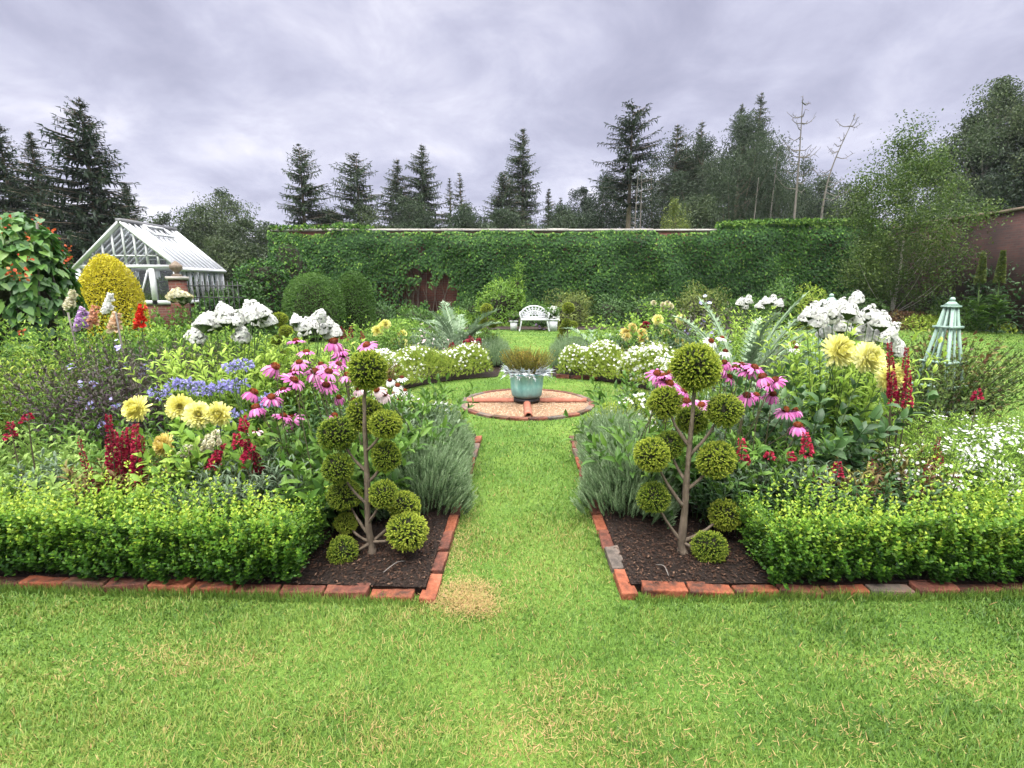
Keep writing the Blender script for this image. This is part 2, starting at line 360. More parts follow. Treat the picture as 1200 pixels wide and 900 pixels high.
def grass_blades():
    P = []
    for y0, y1, dens in ((.9,1.6,26000),(1.6,2.2,19000),(2.2,3.2,11000),(3.2,4.8,5600),(4.8,7.5,2600),(7.5,11,1000),(11,18.2,420)):
        w0 = y1*1.12+.6; n = int((y1-y0)*2*w0*dens)
        q = np.stack([U(-w0, w0, n), U(y0, y1, n), np.zeros(n)], 1)
        P.append(q[rng.random(n) < .98])
    P = np.concatenate(P)
    for b_ in BEDS: P = P[~inside(P, b_)]
    P = P[np.hypot(P[:, 0]-CX, P[:, 1]-CY) > .84]
    d = np.linalg.norm(P-A3(0, 0, EYE), axis=1); n = len(P)
    ns = vnoise(P, .9, 3)*.5+vnoise(P, 2.6, 4)*.35+vnoise(P, 7, 5)*.25
    tone = .41+.25*ns+.10*vnoise(P, 16, 10)+rng.normal(0, .14, n)
    def patch(x, y, rx, ry, amt):
        return amt*np.exp(-(((P[:, 0]-x)/rx)**2+((P[:, 1]-y)/ry)**2))
    def pp(px, py, rx, ry, amt):
        g = G(px, py); return patch(g[0], g[1], rx, ry, amt)
    scruff = np.clip(vnoise(P, 9, 6)+.3, 0, 1)
    worn = pp(545,706,.13,.075,1.1)+pp(540,640,.10,.3,.22)+(pp(660,830,.35,.22,.32)+pp(1100,790,.28,.12,.3)+pp(700,880,.4,.15,.3)+pp(200,770,.35,.12,.2)+pp(430,860,.4,.2,.12)+pp(1010,775,.2,.1,.2))*(.3+.9*scruff)
    worn += pp(700,585,.08,.4,.22)+pp(545,560,.06,.5,.2)+pp(690,520,.3,.25,.15)+pp(620,700,.25,.5,.12)+pp(790,450,.8,.4,.15)
    straw = (rng.random(n) < (.014+worn*.8)).astype(float)
    tone = np.where(straw > 0, U(.72, 1, n), tone+worn*.25)
    k = np.clip(d/2.2, 1, 9)
    h = U(.013, .028, n)*(1+.35*vnoise(P, 6, 7))*np.where(d > 8, 1.0, 1.0)*np.clip(1-worn*.6, .55, 1)
    # longer tufts against the brick edging
    W = .0030*U(.6, 1.4, n)*k*np.where(d > 6, .8, 1)
    az = U(0, 6.28, n)+1.2*vnoise(P, 1.3, 8); tilt = np.abs(rng.normal(.55, .33, n))
    D = np.stack([np.sin(tilt)*np.cos(az), np.sin(tilt)*np.sin(az), np.cos(tilt)], 1)
    up = np.stack([-np.cos(az), -np.sin(az), np.full(n, .2)], 1)+unit(n)*.5
    mb = MB(); leaves(mb, P-A3(0, 0, .002), D, -up, h*1.25, W, 'blade', 0, np.clip(tone, 0, 1))
    # flat dead thatch where the turf is worn
    for px, py, rx, ry, m_ in ((540,704,.07,.04,1600),(556,712,.06,.05,1300),(548,690,.09,.04,900),(540,640,.05,.22,500),(655,835,.14,.10,420),(700,885,.24,.08,420),(1100,792,.16,.06,300),(830,800,.15,.1,250),(195,775,.25,.08,400),(430,865,.25,.12,350),(1000,862,.25,.1,300)):
        g = G(px, py); q = np.stack([g[0]+rng.normal(0, rx, m_), g[1]+rng.normal(0, ry, m_), U(.004, .022, m_)], 1); q = q[~inside(q, bedFL) & ~inside(q, bedFR)]; m_ = len(q); D = unit(m_); D[:, 2] = np.abs(D[:, 2])*.25
        leaves(mb, q, D, A3(0, 0, 1)+unit(m_)*.3, U(.012, .032, m_), .0022, 'blade', 0, np.clip(rng.normal(.92, .1, m_), 0, 1))
    # ragged longer grass along the edging bricks
    for a, b in ((AL, ELf), (AR, ERf)):
        m_ = 5200; t = U(0, 1, m_); q = a+(b-a)*t[:, None]+A3(0, -1, 0)*U(.055, .10, m_)[:, None]
        az = U(0, 6.28, m_); tl = np.abs(rng.normal(.35, .25, m_))
        D = np.stack([np.sin(tl)*np.cos(az), np.sin(tl)*np.sin(az), np.cos(tl)], 1)
        leaves(mb, q, D, unit(m_), U(.03, .065, m_)*(1+.3*vnoise(q, 6, 9)), .0028, 'blade', 0, np.clip(rng.normal(.42, .12, m_), 0, 1))
    return struct(mb.build('grass', M['grass']), 'stuff')
tag(grass_blades(), 'short mown green lawn grass with a few straw-coloured patches', None)

def mulch():
    P = []
    for pts, r, n in (((G(440,668)[:2]), (.55,.3), 5200), ((G(790,665)[:2]), (.5,.3), 5200)):
        q = np.stack([pts[0]+rng.normal(0, r[0], n), pts[1]+rng.normal(.05, r[1], n), np.full(n, .047)], 1)
        P.append(q[inside(q, bedFL) | inside(q, bedFR)])
    P = np.concatenate(P); n = len(P); mb = MB()
    P[:, 2] += U(0, .008, n)
    d = unit(n); d[:, 2] *= .3
    leaves(mb, P, d, A3(0, 0, 1)+unit(n)*.5, U(.008, .03, n), U(.004, .011, n), 'rhomb', 0, np.clip(rng.normal(.35, .22, n), 0, 1))
    tag(struct(mb.build('bark_mulch', M['chip']), 'stuff'), 'dark brown bark mulch chips around the topiary trunks', None)
mulch()

# ------------------------------------------------------------------ bricks
ORD = 'first second third fourth fifth sixth seventh eighth ninth tenth eleventh twelfth thirteenth fourteenth fifteenth sixteenth seventeenth eighteenth nineteenth twentieth twenty-first twenty-second twenty-third twenty-fourth twenty-fifth twenty-sixth twenty-seventh twenty-eighth'.split()
def brickmat(name, stops): return roughmat(name, stops, 13, 8, rough=.8, bump=.8, bscale=45, dist=.012, objrand=.4, con=2.6)
BRICK = [('orange-red', brickmat('brick_orange', [(.05,.022,.014),(.21,.06,.028),(.30,.11,.06)])),
         ('weathered dark red', brickmat('brick_red', [(.03,.016,.012),(.115,.038,.024),(.22,.085,.05)])),
         ('mossy brown', brickmat('brick_moss', [(.03,.032,.012),(.07,.036,.022),(.15,.065,.038)])),
         ('grey lichened', brickmat('brick_grey', [(.05,.042,.035),(.12,.095,.078),(.19,.10,.07)]))]
def brick_mesh(seed, l=.213, w=.078, h=.062):
    r = np.random.default_rng(seed); nx, ny, nz = 9, 5, 4
    import bmesh
    bm = bmesh.new()
    bmesh.ops.create_cube(bm, size=1.0)
    bmesh.ops.scale(bm, vec=(l, w, h), verts=bm.verts)
    bmesh.ops.bevel(bm, geom=bm.edges[:], offset=.006, segments=2, affect='EDGES', profile=.6)
    bmesh.ops.subdivide_edges(bm, edges=[e for e in bm.edges if e.calc_length() > .03], cuts=4, use_grid_fill=True)
    V = np.array([v.co[:] for v in bm.verts])
    dsp = .0032*vnoise(V, 28, seed)+.003*vnoise(V, 60, seed+50)
    N = np.array([v.normal[:] for v in bm.verts])
    bm.normal_update()
    for v in bm.verts: v.co += v.normal*(.0030*vnoise(np.array([v.co[:]]), 30, seed)[0]+.002*vnoise(np.array([v.co[:]]), 75, seed+50)[0])
    me = bpy.data.meshes.new('edging_brick'); bm.to_mesh(me); bm.free()
    for p in me.polygons: p.use_smooth = True
    me.materials.append(BRICK[0][1]); return me
BM = [brick_mesh(20+i) for i in range(5)]
def lay_brick(name, p, ang, label, group, kind=None, z=.03, sc=(1, 1, 1), tilt=.05):
    o = link(name, random.choice(BM), None, (p[0], p[1], z))
    o.rotation_euler = (random.gauss(0, tilt), random.gauss(0, tilt*.6), ang+random.gauss(0, .05)); o.scale = sc
    k = random.choices(range(4), (4, 5, 2.2, 1.4))[0] if kind is None else kind
    o.material_slots[0].link = 'OBJECT'; o.material_slots[0].material = BRICK[k][1]
    return tag(o, label.replace('*', BRICK[k][0]), 'brick', group)
def brick_row(a, b, label, group, kinds=(), half=False, start=.5):
    L = np.linalg.norm(b-a); d = (b-a)/L; n = int(L/.224); ang = math.atan2(d[1], d[0])
    for i in range(n):
        p = a+d*(.224*(i+start))+A3(-d[1], d[0], 0)*random.gauss(0, .005)
        lay_brick('edging_brick', p, ang, label.replace('#', ORD[i]), group, kinds[i] if i < len(kinds) else None, z=.022+random.gauss(0, .005))
off = A3(0, -.018, 0)
def frow(A, d, label, kinds):
    n = 20
    for i in range(n):
        p = A+off+d*(.05+.224*(i+.5)); ang = math.atan2(d[1], d[0])
        lay_brick('edging_brick', p, ang, label.replace('#', ORD[i]), 'bricks edging the flower beds', kinds[i] if i < len(kinds) else None, z=.004+random.gauss(0, .006))
frow(AL, dirL, '* edging brick, # from the path corner along the greenhouse-side bed front', (0,1,1,1,0,0,1,2,0,1,1,2))
frow(AR, dirR, '* edging brick, # from the path corner along the obelisk-side bed front', (0,0,0,1,0,3,1,1,1,2,1))
def prow(A, B, D, label, kinds, side):
    pts = smooth_path([A, B, D], 200); s = np.concatenate([[0], np.cumsum(np.linalg.norm(np.diff(pts, axis=0), axis=1))]); i = 0
    d0 = -.07
    while d0+.224 < s[-1]+.1 and i < 14:
        p = np.array([np.interp(d0+.11, s, pts[:, k]) for k in range(3)]); q = np.array([np.interp(d0+.2, s, pts[:, k]) for k in range(3)])
        ang = math.atan2(q[1]-p[1], q[0]-p[0])
        lay_brick('edging_brick', p+A3(side*.02, 0, 0), ang, label.replace('#', ORD[i]), 'bricks edging the flower beds', kinds[i] if i < len(kinds) else None, z=.006+random.gauss(0, .006))
        d0 += .226; i += 1
prow(AL, BL, DL, '* edging brick, # from the front corner beside the greenhouse-side lavender', (0,1,1,0,1,1), 1)
prow(AR, BR, DR, '* edging brick, # from the front corner beside the obelisk-side lavender', (0,3,1,0,1), -1)
for i in range(3):
    lay_brick('edging_brick', A3(.84+.224*i, 8.33-.05*i, 0), -.15, '* edging brick, # at the inner corner of the far bed beside lavender', 'bricks edging the flower beds', 1, z=.03) ['label'] = f'{BRICK[1][0]} edging brick, {ORD[i]} from the far lavender corner, beyond the gravel disc'
# gravel disc with brick ring and terracotta cross
RG = .80
mb = MB(); a = np.arange(64)*2*math.pi/64
mb.add(np.stack([CX+RG*np.cos(a), CY+RG*np.sin(a), np.full(64, .02)], 1), [np.arange(64)[None]])
struct(mb.build('gravel_bed_base', roughmat('gravel_base', [(.17,.11,.07),(.28,.19,.12)], 90, bump=.8, bscale=120)), 'structure')
n = 5200; rr = (RG-.04)*np.sqrt(rng.random(n)); aa = U(0, 6.28, n)
P = np.stack([CX+rr*np.cos(aa), CY+rr*np.sin(aa), np.full(n, .024)], 1)
mb = MB()
T = np.array([(1,0,0),(-1,0,0),(0,1,0),(0,-1,0),(0,0,.7),(0,0,-.5)], float); TF = np.array([(0,2,4),(2,1,4),(1,3,4),(3,0,4)])
sz = U(.007, .014, n); rot = U(0, 6.28, n)
Tx = T[None, :, 0]*np.cos(rot)[:, None]-T[None, :, 1]*np.sin(rot)[:, None]*.7; Ty = T[None, :, 0]*np.sin(rot)[:, None]+T[None, :, 1]*np.cos(rot)[:, None]*.7
V = P[:, None]+np.stack([Tx, Ty, np.repeat(T[None, :, 2], n, 0)], -1)*sz[:, None, None]
mb.add(V.reshape(-1, 3), [(np.arange(n)[:, None, None]*6+TF[None]).reshape(-1, 3)], 0, np.repeat(np.clip(rng.normal(.5, .25, n), 0, 1), 4))
tag(struct(mb.build('gravel', leafmat('gravel', [(.17,.095,.05),(.29,.18,.105),(.40,.29,.20)], .85, 0, .5)), 'stuff'), 'pale pink gravel filling the round bed', None)
nb = 24
for i in range(nb):
    a = -math.pi/2-2*math.pi*i/nb+.13
    lay_brick('ring_brick', (CX+(RG+.03)*math.cos(a), CY+(RG+.03)*math.sin(a)), a+math.pi/2, f'* brick in the gravel ring, {ORD[i]} clockwise from the open pipe end', 'bricks ringing the gravel disc', random.choice((1, 1, 3, 3, 2)), z=.0, sc=(.98, .9, 1), tilt=.02)
terra = roughmat('terracotta', [(.18,.065,.045),(.30,.11,.07),(.38,.18,.13)], 12, rough=.85, bump=.4)
def ridge(ang, label):
    mb = MB(); L0, L1, r = .17, .77, .048; k = 10; th = np.linspace(0, math.pi, k)
    xs = np.linspace(L0, L1, 6); V = []
    for x in xs:
        for t in th: V.append((x, r*math.cos(t), .03+r*math.sin(t)))
        for t in th[::-1]: V.append((x, (r-.015)*math.cos(t), .03+(r-.015)*math.sin(t)))
    m = 2*k; i = np.arange(m); j = (i+1) % m
    q = np.concatenate([np.stack([l*m+i, l*m+j, (l+1)*m+j, (l+1)*m+i], 1) for l in range(5)])
    i = np.arange(k-1)
    e0 = np.stack([i, i+1, m-2-i, m-1-i], 1); mb.add(np.array(V), [q, e0, e0+5*m])
    o = mb.build('ridge_tile', terra, None, (CX, CY, 0), smooth=False); o.rotation_euler = (0, 0, ang)
    tag(o, label, 'ridge tile', 'terracotta ridge tiles crossing the gravel')
ridge(-math.pi/2, 'terracotta half-round ridge tile with open end, in front of the copper pot')
ridge(math.pi, 'long terracotta ridge tile on gravel, pointing from pot towards the greenhouse')
ridge(0, 'long terracotta ridge tile on gravel, pointing from pot towards the obelisk')
ridge(math.pi/2, 'terracotta ridge tile behind the copper pot, pointing to the white bench')

# ================================================================== PLANTS
def florets(mb, pos, nm, r, k=5, mat=0, tone=None, shape='petal', cup=.25, wid=.8):
    n = len(pos); nm = nrm(nm); p = nrm(np.cross(nm, unit(n))); q = np.cross(nm, p); r = np.broadcast_to(r, (n,))
    tone = np.clip(rng.normal(.6, .2, n), 0, 1) if tone is None else tone
    for j in range(k):
        a = j*2*math.pi/k; o = p*math.cos(a)+q*math.sin(a)
        leaves(mb, pos, o*math.cos(cup)+nm*math.sin(cup), nm, r, r*wid, shape, mat, tone)
def dome(n, rx, ry, h, thick=.35, lump=.12, freq=3, seed=1, zlo=0.0):
    D = unit(n*2); D = D[D[:, 2] > zlo-.12][:n]; n = len(D); D[:, 2] = np.maximum(D[:, 2], -.05)
    rad = (1-thick*rng.random(n)**1.4)*(1+lump*vnoise(D, freq, seed))
    P = D*rad[:, None]*A3(rx, ry, h); return P, nrm(D/A3(rx, ry, h)*h)
SEED = [100]
def nseed(): SEED[0] += 1; return SEED[0]
def bush(name, label, cat, x, y, rx, ry, h, n, lL, lW, mat, shape='oval', lump=.16, freq=3, thick=.4, z0=.03, group=None, tone=.5, tvar=.22, hang=.2, core=None, stemn=10, mats=None, sq=1.0):
    t = thing(name, label, cat, (x, y, z0), group); sd = nseed()
    P, N = dome(n, rx, ry, h, thick, lump, freq, sd); n = len(P); P[:, 2] = np.maximum(P[:, 2], .01); P[:, 2] = h*np.clip(P[:, 2]/h, 0, 2)**sq
    mb = MB()
    d = nrm(N*.6+unit(n)*.8+A3(0, 0, .35-hang)); up = nrm(N+A3(0, 0, .6)+unit(n)*.5)
    tn = np.clip(tone+.16*vnoise(P/max(rx, h), 5, sd+500)+rng.normal(0, tvar, n)*.6, 0, 1)
    leaves(mb, P, d, up, lL*U(.65, 1.25, n), lW*U(.7, 1.25, n), shape, 0, tn)
    mats = [M[mat]]
    if core: blob(mb, (0, 0, h*.12), (rx*core, ry*core, h*core), 1, lump*.8, freq, sd, floor=0.0); mats.append(M['dark_interior'])  # solid dark core added to stop sight through the leaves
    mb.build('foliage', mats, t)
    if stemn:
        a = U(0, 6.28, stemn); B = np.stack([.25*rx*np.cos(a), .25*ry*np.sin(a), np.zeros(stemn)], 1)
        E = np.stack([.6*rx*np.cos(a), .6*ry*np.sin(a), np.full(stemn, .7*h)], 1); m2 = MB(); stems(m2, B, E, .012*max(h, .3), .004, 0); m2.build('stems', M['dark_stem'], t)
    return t
def perennial(name, label, cat, x, y, n, h, base, lean, lL, lW, mat, shape='lance', k=8, t0=.15, t1=.8, spread=60, pair=2, smat='stem', z0=.04, group=None, shrink=.4, s0=.12, bendz=0.0, hv=.25, stemr=.003):
    t = thing(name, label, cat, (x, y, z0), group)
    a = U(0, 6.28, n); r = np.sqrt(rng.random(n))
    B = np.stack([base*r*np.cos(a), base*r*np.sin(a), np.zeros(n)], 1)
    D = np.stack([lean*r*np.cos(a), lean*r*np.sin(a), np.ones(n)], 1)+rng.normal(0, .08, (n, 3))
    Ln = h*U(1-hv, 1.05, n); bend = np.stack([np.cos(a), np.sin(a), np.full(n, -.3)], 1)*(bendz*Ln*r)[:, None]
    mb = MB(); sprigs(mb, B, D, Ln, k, lL, lW, shape, 0, t0, t1, .13, spread, bend, s0, shrink, pair=pair)
    mb.build('foliage', M[mat], t)
    if stemr:
        m2 = MB(); Dn = nrm(D); stems(m2, B, B+Dn*Ln[:, None]+bend, stemr, stemr*.5, 0, bend=-bend*.25); m2.build('stems', M[smat], t)
    return t

# ---- clipped golden conifer topiary
def ball_mesh():
    mb = MB(); n = 1050; D = unit(n); sd = nseed(); r = .073*(1+.09*vnoise(D, 3.2, sd)+.04*vnoise(D, 8, sd+1))
    Ln = U(.014, .030, n)
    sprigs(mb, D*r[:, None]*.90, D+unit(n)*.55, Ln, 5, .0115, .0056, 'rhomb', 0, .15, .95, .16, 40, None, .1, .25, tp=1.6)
    blob(mb, (0, 0, 0), .066, 1, .06, 4, sd)  # solid dark ball added inside, closing see-through gaps
    return mb.mesh('foliage_ball', [M['thuja'], M['dark_interior']])
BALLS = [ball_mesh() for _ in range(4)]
def topiary(label, Y, trunk, balls, r0=.022, group='cloud-pruned topiary trees in the flower beds', zoff=.045):
    base = at(trunk[0][0], trunk[0][1], Y); base[2] = zoff
    t = thing('topiary_tree', label, 'topiary tree', tuple(base), group)
    W = [at(px, py, Y)-base for px, py in trunk]; W[0] = A3(0, 0, -.02)
    path = smooth_path(W, 26); mb = MB()
    k = np.linspace(0, 1, 26); tube(mb, path, r0*(1-.72*k)*(1+.45*np.exp(-k*14))*(1+.07*np.sin(k*31)), 10, 0, wob=.10); mb.build('trunk', M['topiary_bark'], t)
    for px, py, dm, dy in balls:
        c = at(px, py, Y+dy)-base; rad = dm*.5*(Y*1.04+dy)/FOC
        o = link('foliage_ball', random.choice(BALLS), t, tuple(c)); s = rad/.094
        o.scale = (s*random.uniform(.88, 1.06), s*random.uniform(.88, 1.06), s*random.uniform(.82, .98)); o.rotation_euler = (random.gauss(0, .3), random.gauss(0, .3), random.uniform(0, 6.28))
        # branch from the trunk below the ball
        tz = max(c[2]-np.linalg.norm(c[:2]-np.interp([c[2]], path[:, 2], path[:, 0])[0]*A3(1, 0, 0)[:2])*1.5, .06)
        i = np.argmin(np.abs(path[:, 2]-tz)); q = path[i]
        if np.linalg.norm(q-c) > rad*.9:
            b2 = MB(); mid = q*.5+c*.5+A3(0, 0, -.02); tube(b2, smooth_path([q, mid, c], 8), np.linspace(r0*.46, r0*.22, 8), 6, 0, wob=.14); b2.build('branch', M['topiary_bark'], t)
    return t
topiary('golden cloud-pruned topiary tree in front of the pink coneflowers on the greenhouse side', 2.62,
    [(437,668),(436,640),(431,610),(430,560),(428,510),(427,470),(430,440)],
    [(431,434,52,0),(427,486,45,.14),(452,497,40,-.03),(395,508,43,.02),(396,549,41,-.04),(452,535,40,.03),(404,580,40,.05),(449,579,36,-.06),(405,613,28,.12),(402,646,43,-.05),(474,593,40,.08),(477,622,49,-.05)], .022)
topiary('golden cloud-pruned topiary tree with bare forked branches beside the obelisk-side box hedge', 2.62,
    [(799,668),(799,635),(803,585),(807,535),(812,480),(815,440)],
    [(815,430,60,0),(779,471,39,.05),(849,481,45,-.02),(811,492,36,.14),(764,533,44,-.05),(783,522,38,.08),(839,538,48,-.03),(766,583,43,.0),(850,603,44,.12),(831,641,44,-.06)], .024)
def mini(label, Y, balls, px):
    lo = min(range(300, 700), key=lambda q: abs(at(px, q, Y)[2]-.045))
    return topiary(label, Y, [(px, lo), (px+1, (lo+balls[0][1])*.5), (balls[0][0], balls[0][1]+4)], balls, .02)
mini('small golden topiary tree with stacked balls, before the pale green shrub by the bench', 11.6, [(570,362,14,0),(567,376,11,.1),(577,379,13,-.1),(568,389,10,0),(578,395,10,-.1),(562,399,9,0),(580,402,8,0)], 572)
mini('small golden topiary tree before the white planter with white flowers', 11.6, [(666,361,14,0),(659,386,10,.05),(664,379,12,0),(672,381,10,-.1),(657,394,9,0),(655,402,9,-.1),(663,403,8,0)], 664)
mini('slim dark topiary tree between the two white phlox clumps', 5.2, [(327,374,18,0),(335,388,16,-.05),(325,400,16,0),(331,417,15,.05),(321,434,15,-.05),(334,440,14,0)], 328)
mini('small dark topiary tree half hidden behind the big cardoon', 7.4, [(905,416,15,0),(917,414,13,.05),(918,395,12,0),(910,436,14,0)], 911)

# ---- box hedges
def box_hedge(label, A, B, depth, h):
    L = np.linalg.norm(B-A); d = (B-A)/L; nv = A3(-d[1], d[0], 0); nv = nv if nv[1] > 0 else -nv
    t = thing('box_hedge', label, 'hedge', tuple((A+B)/2+nv*depth/2)); c = (A+B)/2+nv*depth/2; c[2] = 0
    mb = MB()
    # shoots of the face, the ends, the top
    n = int(L*540); u = U(-.02, L, n); u = np.round(u/.078)*.078+rng.normal(0, .015, n); z = U(.03, h*.82, n)
    lump = .032*vnoise(np.stack([u, z*0, z*.3], 1), 12, nseed())+.015*vnoise(np.stack([u, z*0, z], 1), 25, nseed())
    Bf = A+d*u[:, None]+nv*(.05+lump)[:, None]; Bf[:, 2] = z
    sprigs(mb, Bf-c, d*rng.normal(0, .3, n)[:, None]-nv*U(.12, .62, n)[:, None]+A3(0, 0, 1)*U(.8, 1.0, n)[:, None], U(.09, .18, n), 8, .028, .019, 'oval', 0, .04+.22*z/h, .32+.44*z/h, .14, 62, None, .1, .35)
    n = int(L*440); u = U(0, L, n); u = np.round(u/.078)*.078+rng.normal(0, .017, n); w = U(.0, depth, n)
    lump = .045*vnoise(np.stack([u, w, w*0], 1), 9, nseed())
    Bt = A+d*u[:, None]+nv*w[:, None]; Bt[:, 2] = h-.16+lump
    Ln = np.where(rng.random(n) < .2, U(.2, .32, n), U(.07, .19, n))*(1+.35*vnoise(np.stack([u, w, w*0], 1), 16, nseed()))
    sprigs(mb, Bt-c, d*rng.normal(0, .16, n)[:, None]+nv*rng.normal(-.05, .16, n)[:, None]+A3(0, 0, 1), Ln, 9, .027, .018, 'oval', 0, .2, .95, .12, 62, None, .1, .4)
    for e, sg in ((A, -1), (B, 1)):
        n = int(depth*h*1500); w = U(0, depth, n); z = U(.04, h*.92, n)
        Be = e+nv*w[:, None]-d*sg*.05; Be[:, 2] = z
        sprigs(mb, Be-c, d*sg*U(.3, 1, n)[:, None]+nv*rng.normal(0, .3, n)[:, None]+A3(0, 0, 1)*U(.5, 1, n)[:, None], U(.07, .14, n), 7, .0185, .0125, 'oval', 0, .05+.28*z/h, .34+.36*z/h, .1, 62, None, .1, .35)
    mb.build('foliage', M['box_leaf'], t)
    m2 = MB(); n = int(L*90); u = U(0.04, L-.04, n); w = U(.08, depth-.05, n); Bs = A+d*u[:, None]+nv*w[:, None]; Bs[:, 2] = .03; E = Bs+rng.normal(0, .04, (n, 3)); E[:, 2] = h-.12
    stems(m2, Bs-c, E-c, .005, .0025); 
    ang = math.atan2(d[1], d[0]); V = []
    lo = -L/2+.07; s0 = A3(0, 0, 0)
    q = [(-L/2+.09, -depth/2+.1), (L/2-.09, -depth/2+.1), (L/2-.09, depth/2-.06), (-L/2+.09, depth/2-.06)]
    V = [d*a+nv*b+A3(0, 0, zz) for zz in (.035, h-.12) for a, b in q]; m2.add(V, [CUBEF])  # solid dark box added within the hedge, around its stems
    m2.build('inner_core', M['dark_interior'], t)
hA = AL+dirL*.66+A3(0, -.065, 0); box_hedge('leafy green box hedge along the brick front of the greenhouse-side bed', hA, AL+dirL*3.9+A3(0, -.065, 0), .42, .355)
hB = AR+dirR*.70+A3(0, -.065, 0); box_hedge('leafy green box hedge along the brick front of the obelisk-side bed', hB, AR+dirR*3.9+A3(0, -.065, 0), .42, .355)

# ---- lavender along the path
def lavender(label, pts, width, h, n, side, group='lavender edging the grass path'):
    pts = [np.array(p) for p in pts]; c = sum(pts)/len(pts); c[2] = .04
    t = thing('lavender_plant', label, 'lavender', tuple(c), group)
    path = smooth_path(pts, 60); i = rng.integers(0, 59, n); w = U(-.5, .5, n)
    tg = nrm(np.gradient(path, axis=0))[i]; nn = np.stack([-tg[:, 1], tg[:, 0], 0*tg[:, 0]], 1)
    s = i/59.0; prof = np.sqrt(np.clip(1-(2*w)**2, .02, 1))*np.clip(np.minimum(s, 1-s)*9+.6, 0, 1)
    B = path[i]+nn*(w*width*.72)[:, None]+tg*U(-.03, .03, n)[:, None]-c; hh = h*prof*(1+.14*vnoise(path[i]+nn*w[:, None]*width, 7, nseed()))
    B[:, 2] = hh*U(.0, .72, n)
    D = nn*(w*1.5)[:, None]+tg*rng.normal(0, .3, n)[:, None]+A3(0, 0, 1)*U(.7, 1.1, n)[:, None]; D[:, 0:1] += 0
    mb = MB(); sprigs(mb, B, D, U(.10, .20, n)*(.6+.4*prof), 9, .034, .0050, 'blade', 0, .12, .80, .14, 36, None, .08, .2)
    mb.build('foliage', M['lav'], t)
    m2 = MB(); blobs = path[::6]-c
    for b_ in blobs[2:-2]: blob(m2, b_+A3(0, 0, h*.10), (width*.20, width*.20, h*.30), 0, .15, 3, 5, floor=0.0)  # solid dark lumps added under the shoots to fill the mound
    m2.build('inner_core', M['dark_interior'], t)
    return t
lavender('grey-green lavender mound edging the path on the greenhouse side', [A3(-.56,3.02,0),A3(-.62,3.45,0),A3(-.64,4.0,0),A3(-.66,4.45,0)], .70, .41, 3900, 1)
lavender('grey-green lavender mound edging the path on the obelisk side', [A3(.70,2.98,0),A3(.82,3.4,0),A3(.86,4.0,0),A3(.90,4.45,0)], .70, .42, 3900, -1)
lavender('low lavender at the inner corner of the far bed before the bench, cardoon side', [A3(-.30,9.2,0),A3(-.38,10.2,0),A3(-.42,11.6,0)], .8, .40, 1900, 1)
lavender('rounded lavender at the far bed corner behind the copper pot', [A3(.98,8.9,0),A3(1.12,9.7,0),A3(1.2,11.2,0)], .9, .5, 2200, -1)

# ---- lime mounds with white starry flowers round the circle
def starry(label, a0, a1, r0, r1, h, n, nf, mat='lime', group='white-flowered mounds edging the round lawn', fs=.016):
    a0, a1 = min(a0, a1), max(a0, a1); am = R((a0+a1)/2); c = A3(CX+(r0+r1)/2*math.cos(am), CY+(r0+r1)/2*math.sin(am), .04)
    t = thing('edging_plant', label, 'edging plant', tuple(c), group); sd = nseed()
    def pts(n, lift=0):
        a = R(1)*U(a0, a1, n); w = U(-1, 1, n); r = (r0+r1)/2+(r1-r0)/2*w
        P = np.stack([CX+r*np.cos(a), CY+r*np.sin(a), np.zeros(n)], 1)
        e = np.clip(np.minimum(a-R(a0), R(a1)-a)*7+.35, 0, 1)
        top = h*np.clip(1-np.abs(w)**4*.9, .03, 1)*np.sqrt(e)*(1+.22*vnoise(P, 5, sd)); return P-c, top, w, a
    P, top, w, a = pts(n); P[:, 2] = top*np.clip(1-.55*rng.random(n)**1.6, 0, 1)
    rad = np.stack([np.cos(a), np.sin(a), 0*a], 1)
    mb = MB(); D = rad*w[:, None]*.8+A3(0, 0, .9)+unit(n)*.6
    sprigs(mb, P, D, U(.05, .12, n), 5, .024, .010, 'lance', 0, .2, .75, .16, 50, None, .1, .2)
    mb.build('foliage', M[mat], t)
    Pf, tf, wf, af = pts(nf); keep = rng.random(nf) < .35+.65*(vnoise(Pf, 4.5, sd+7) > .0); Pf, tf, wf, af = Pf[keep], tf[keep], wf[keep], af[keep]
    Pf[:, 2] = tf+U(.02, .09, len(Pf)); nm = np.stack([np.cos(af)*wf, np.sin(af)*wf-.35, np.full(len(Pf), .8)], 1)+unit(len(Pf))*.5
    m2 = MB(); florets(m2, Pf, nm, fs*U(.7, 1.2, len(Pf)), 5, 0, np.clip(rng.normal(.75, .15, len(Pf)), 0, 1)); m2.build('blossoms', M['white_petal'], t)
    return t
starry('lime-green mound with few white flowers at the front lavender end, greenhouse side', aL-1, aL-52, rL+.12, rL+.62, .30, 2300, 330)
starry('lime-green mound with few white flowers at the front lavender end, obelisk side', aR+1, aR+52, rR+.12, rR+.62, .32, 2300, 330)
starry('long lime-green edging mound dotted white, before the far cardoon bed', 106, 150, 1.93, 2.72, .42, 4600, 420, fs=.020)
starry('white-flowered edging drift at the outer end of the far cardoon bed', 150, 176, 1.93, 2.72, .44, 2600, 800, fs=.021)
starry('white-speckled lime mound behind the copper pot, obelisk side', 73, 44, 1.93, 2.72, .42, 4000, 480, fs=.020)
starry('white-flowered edging drift before the far yellow dahlias, obelisk side', 44, 14, 1.93, 2.72, .45, 3600, 800, fs=.021)

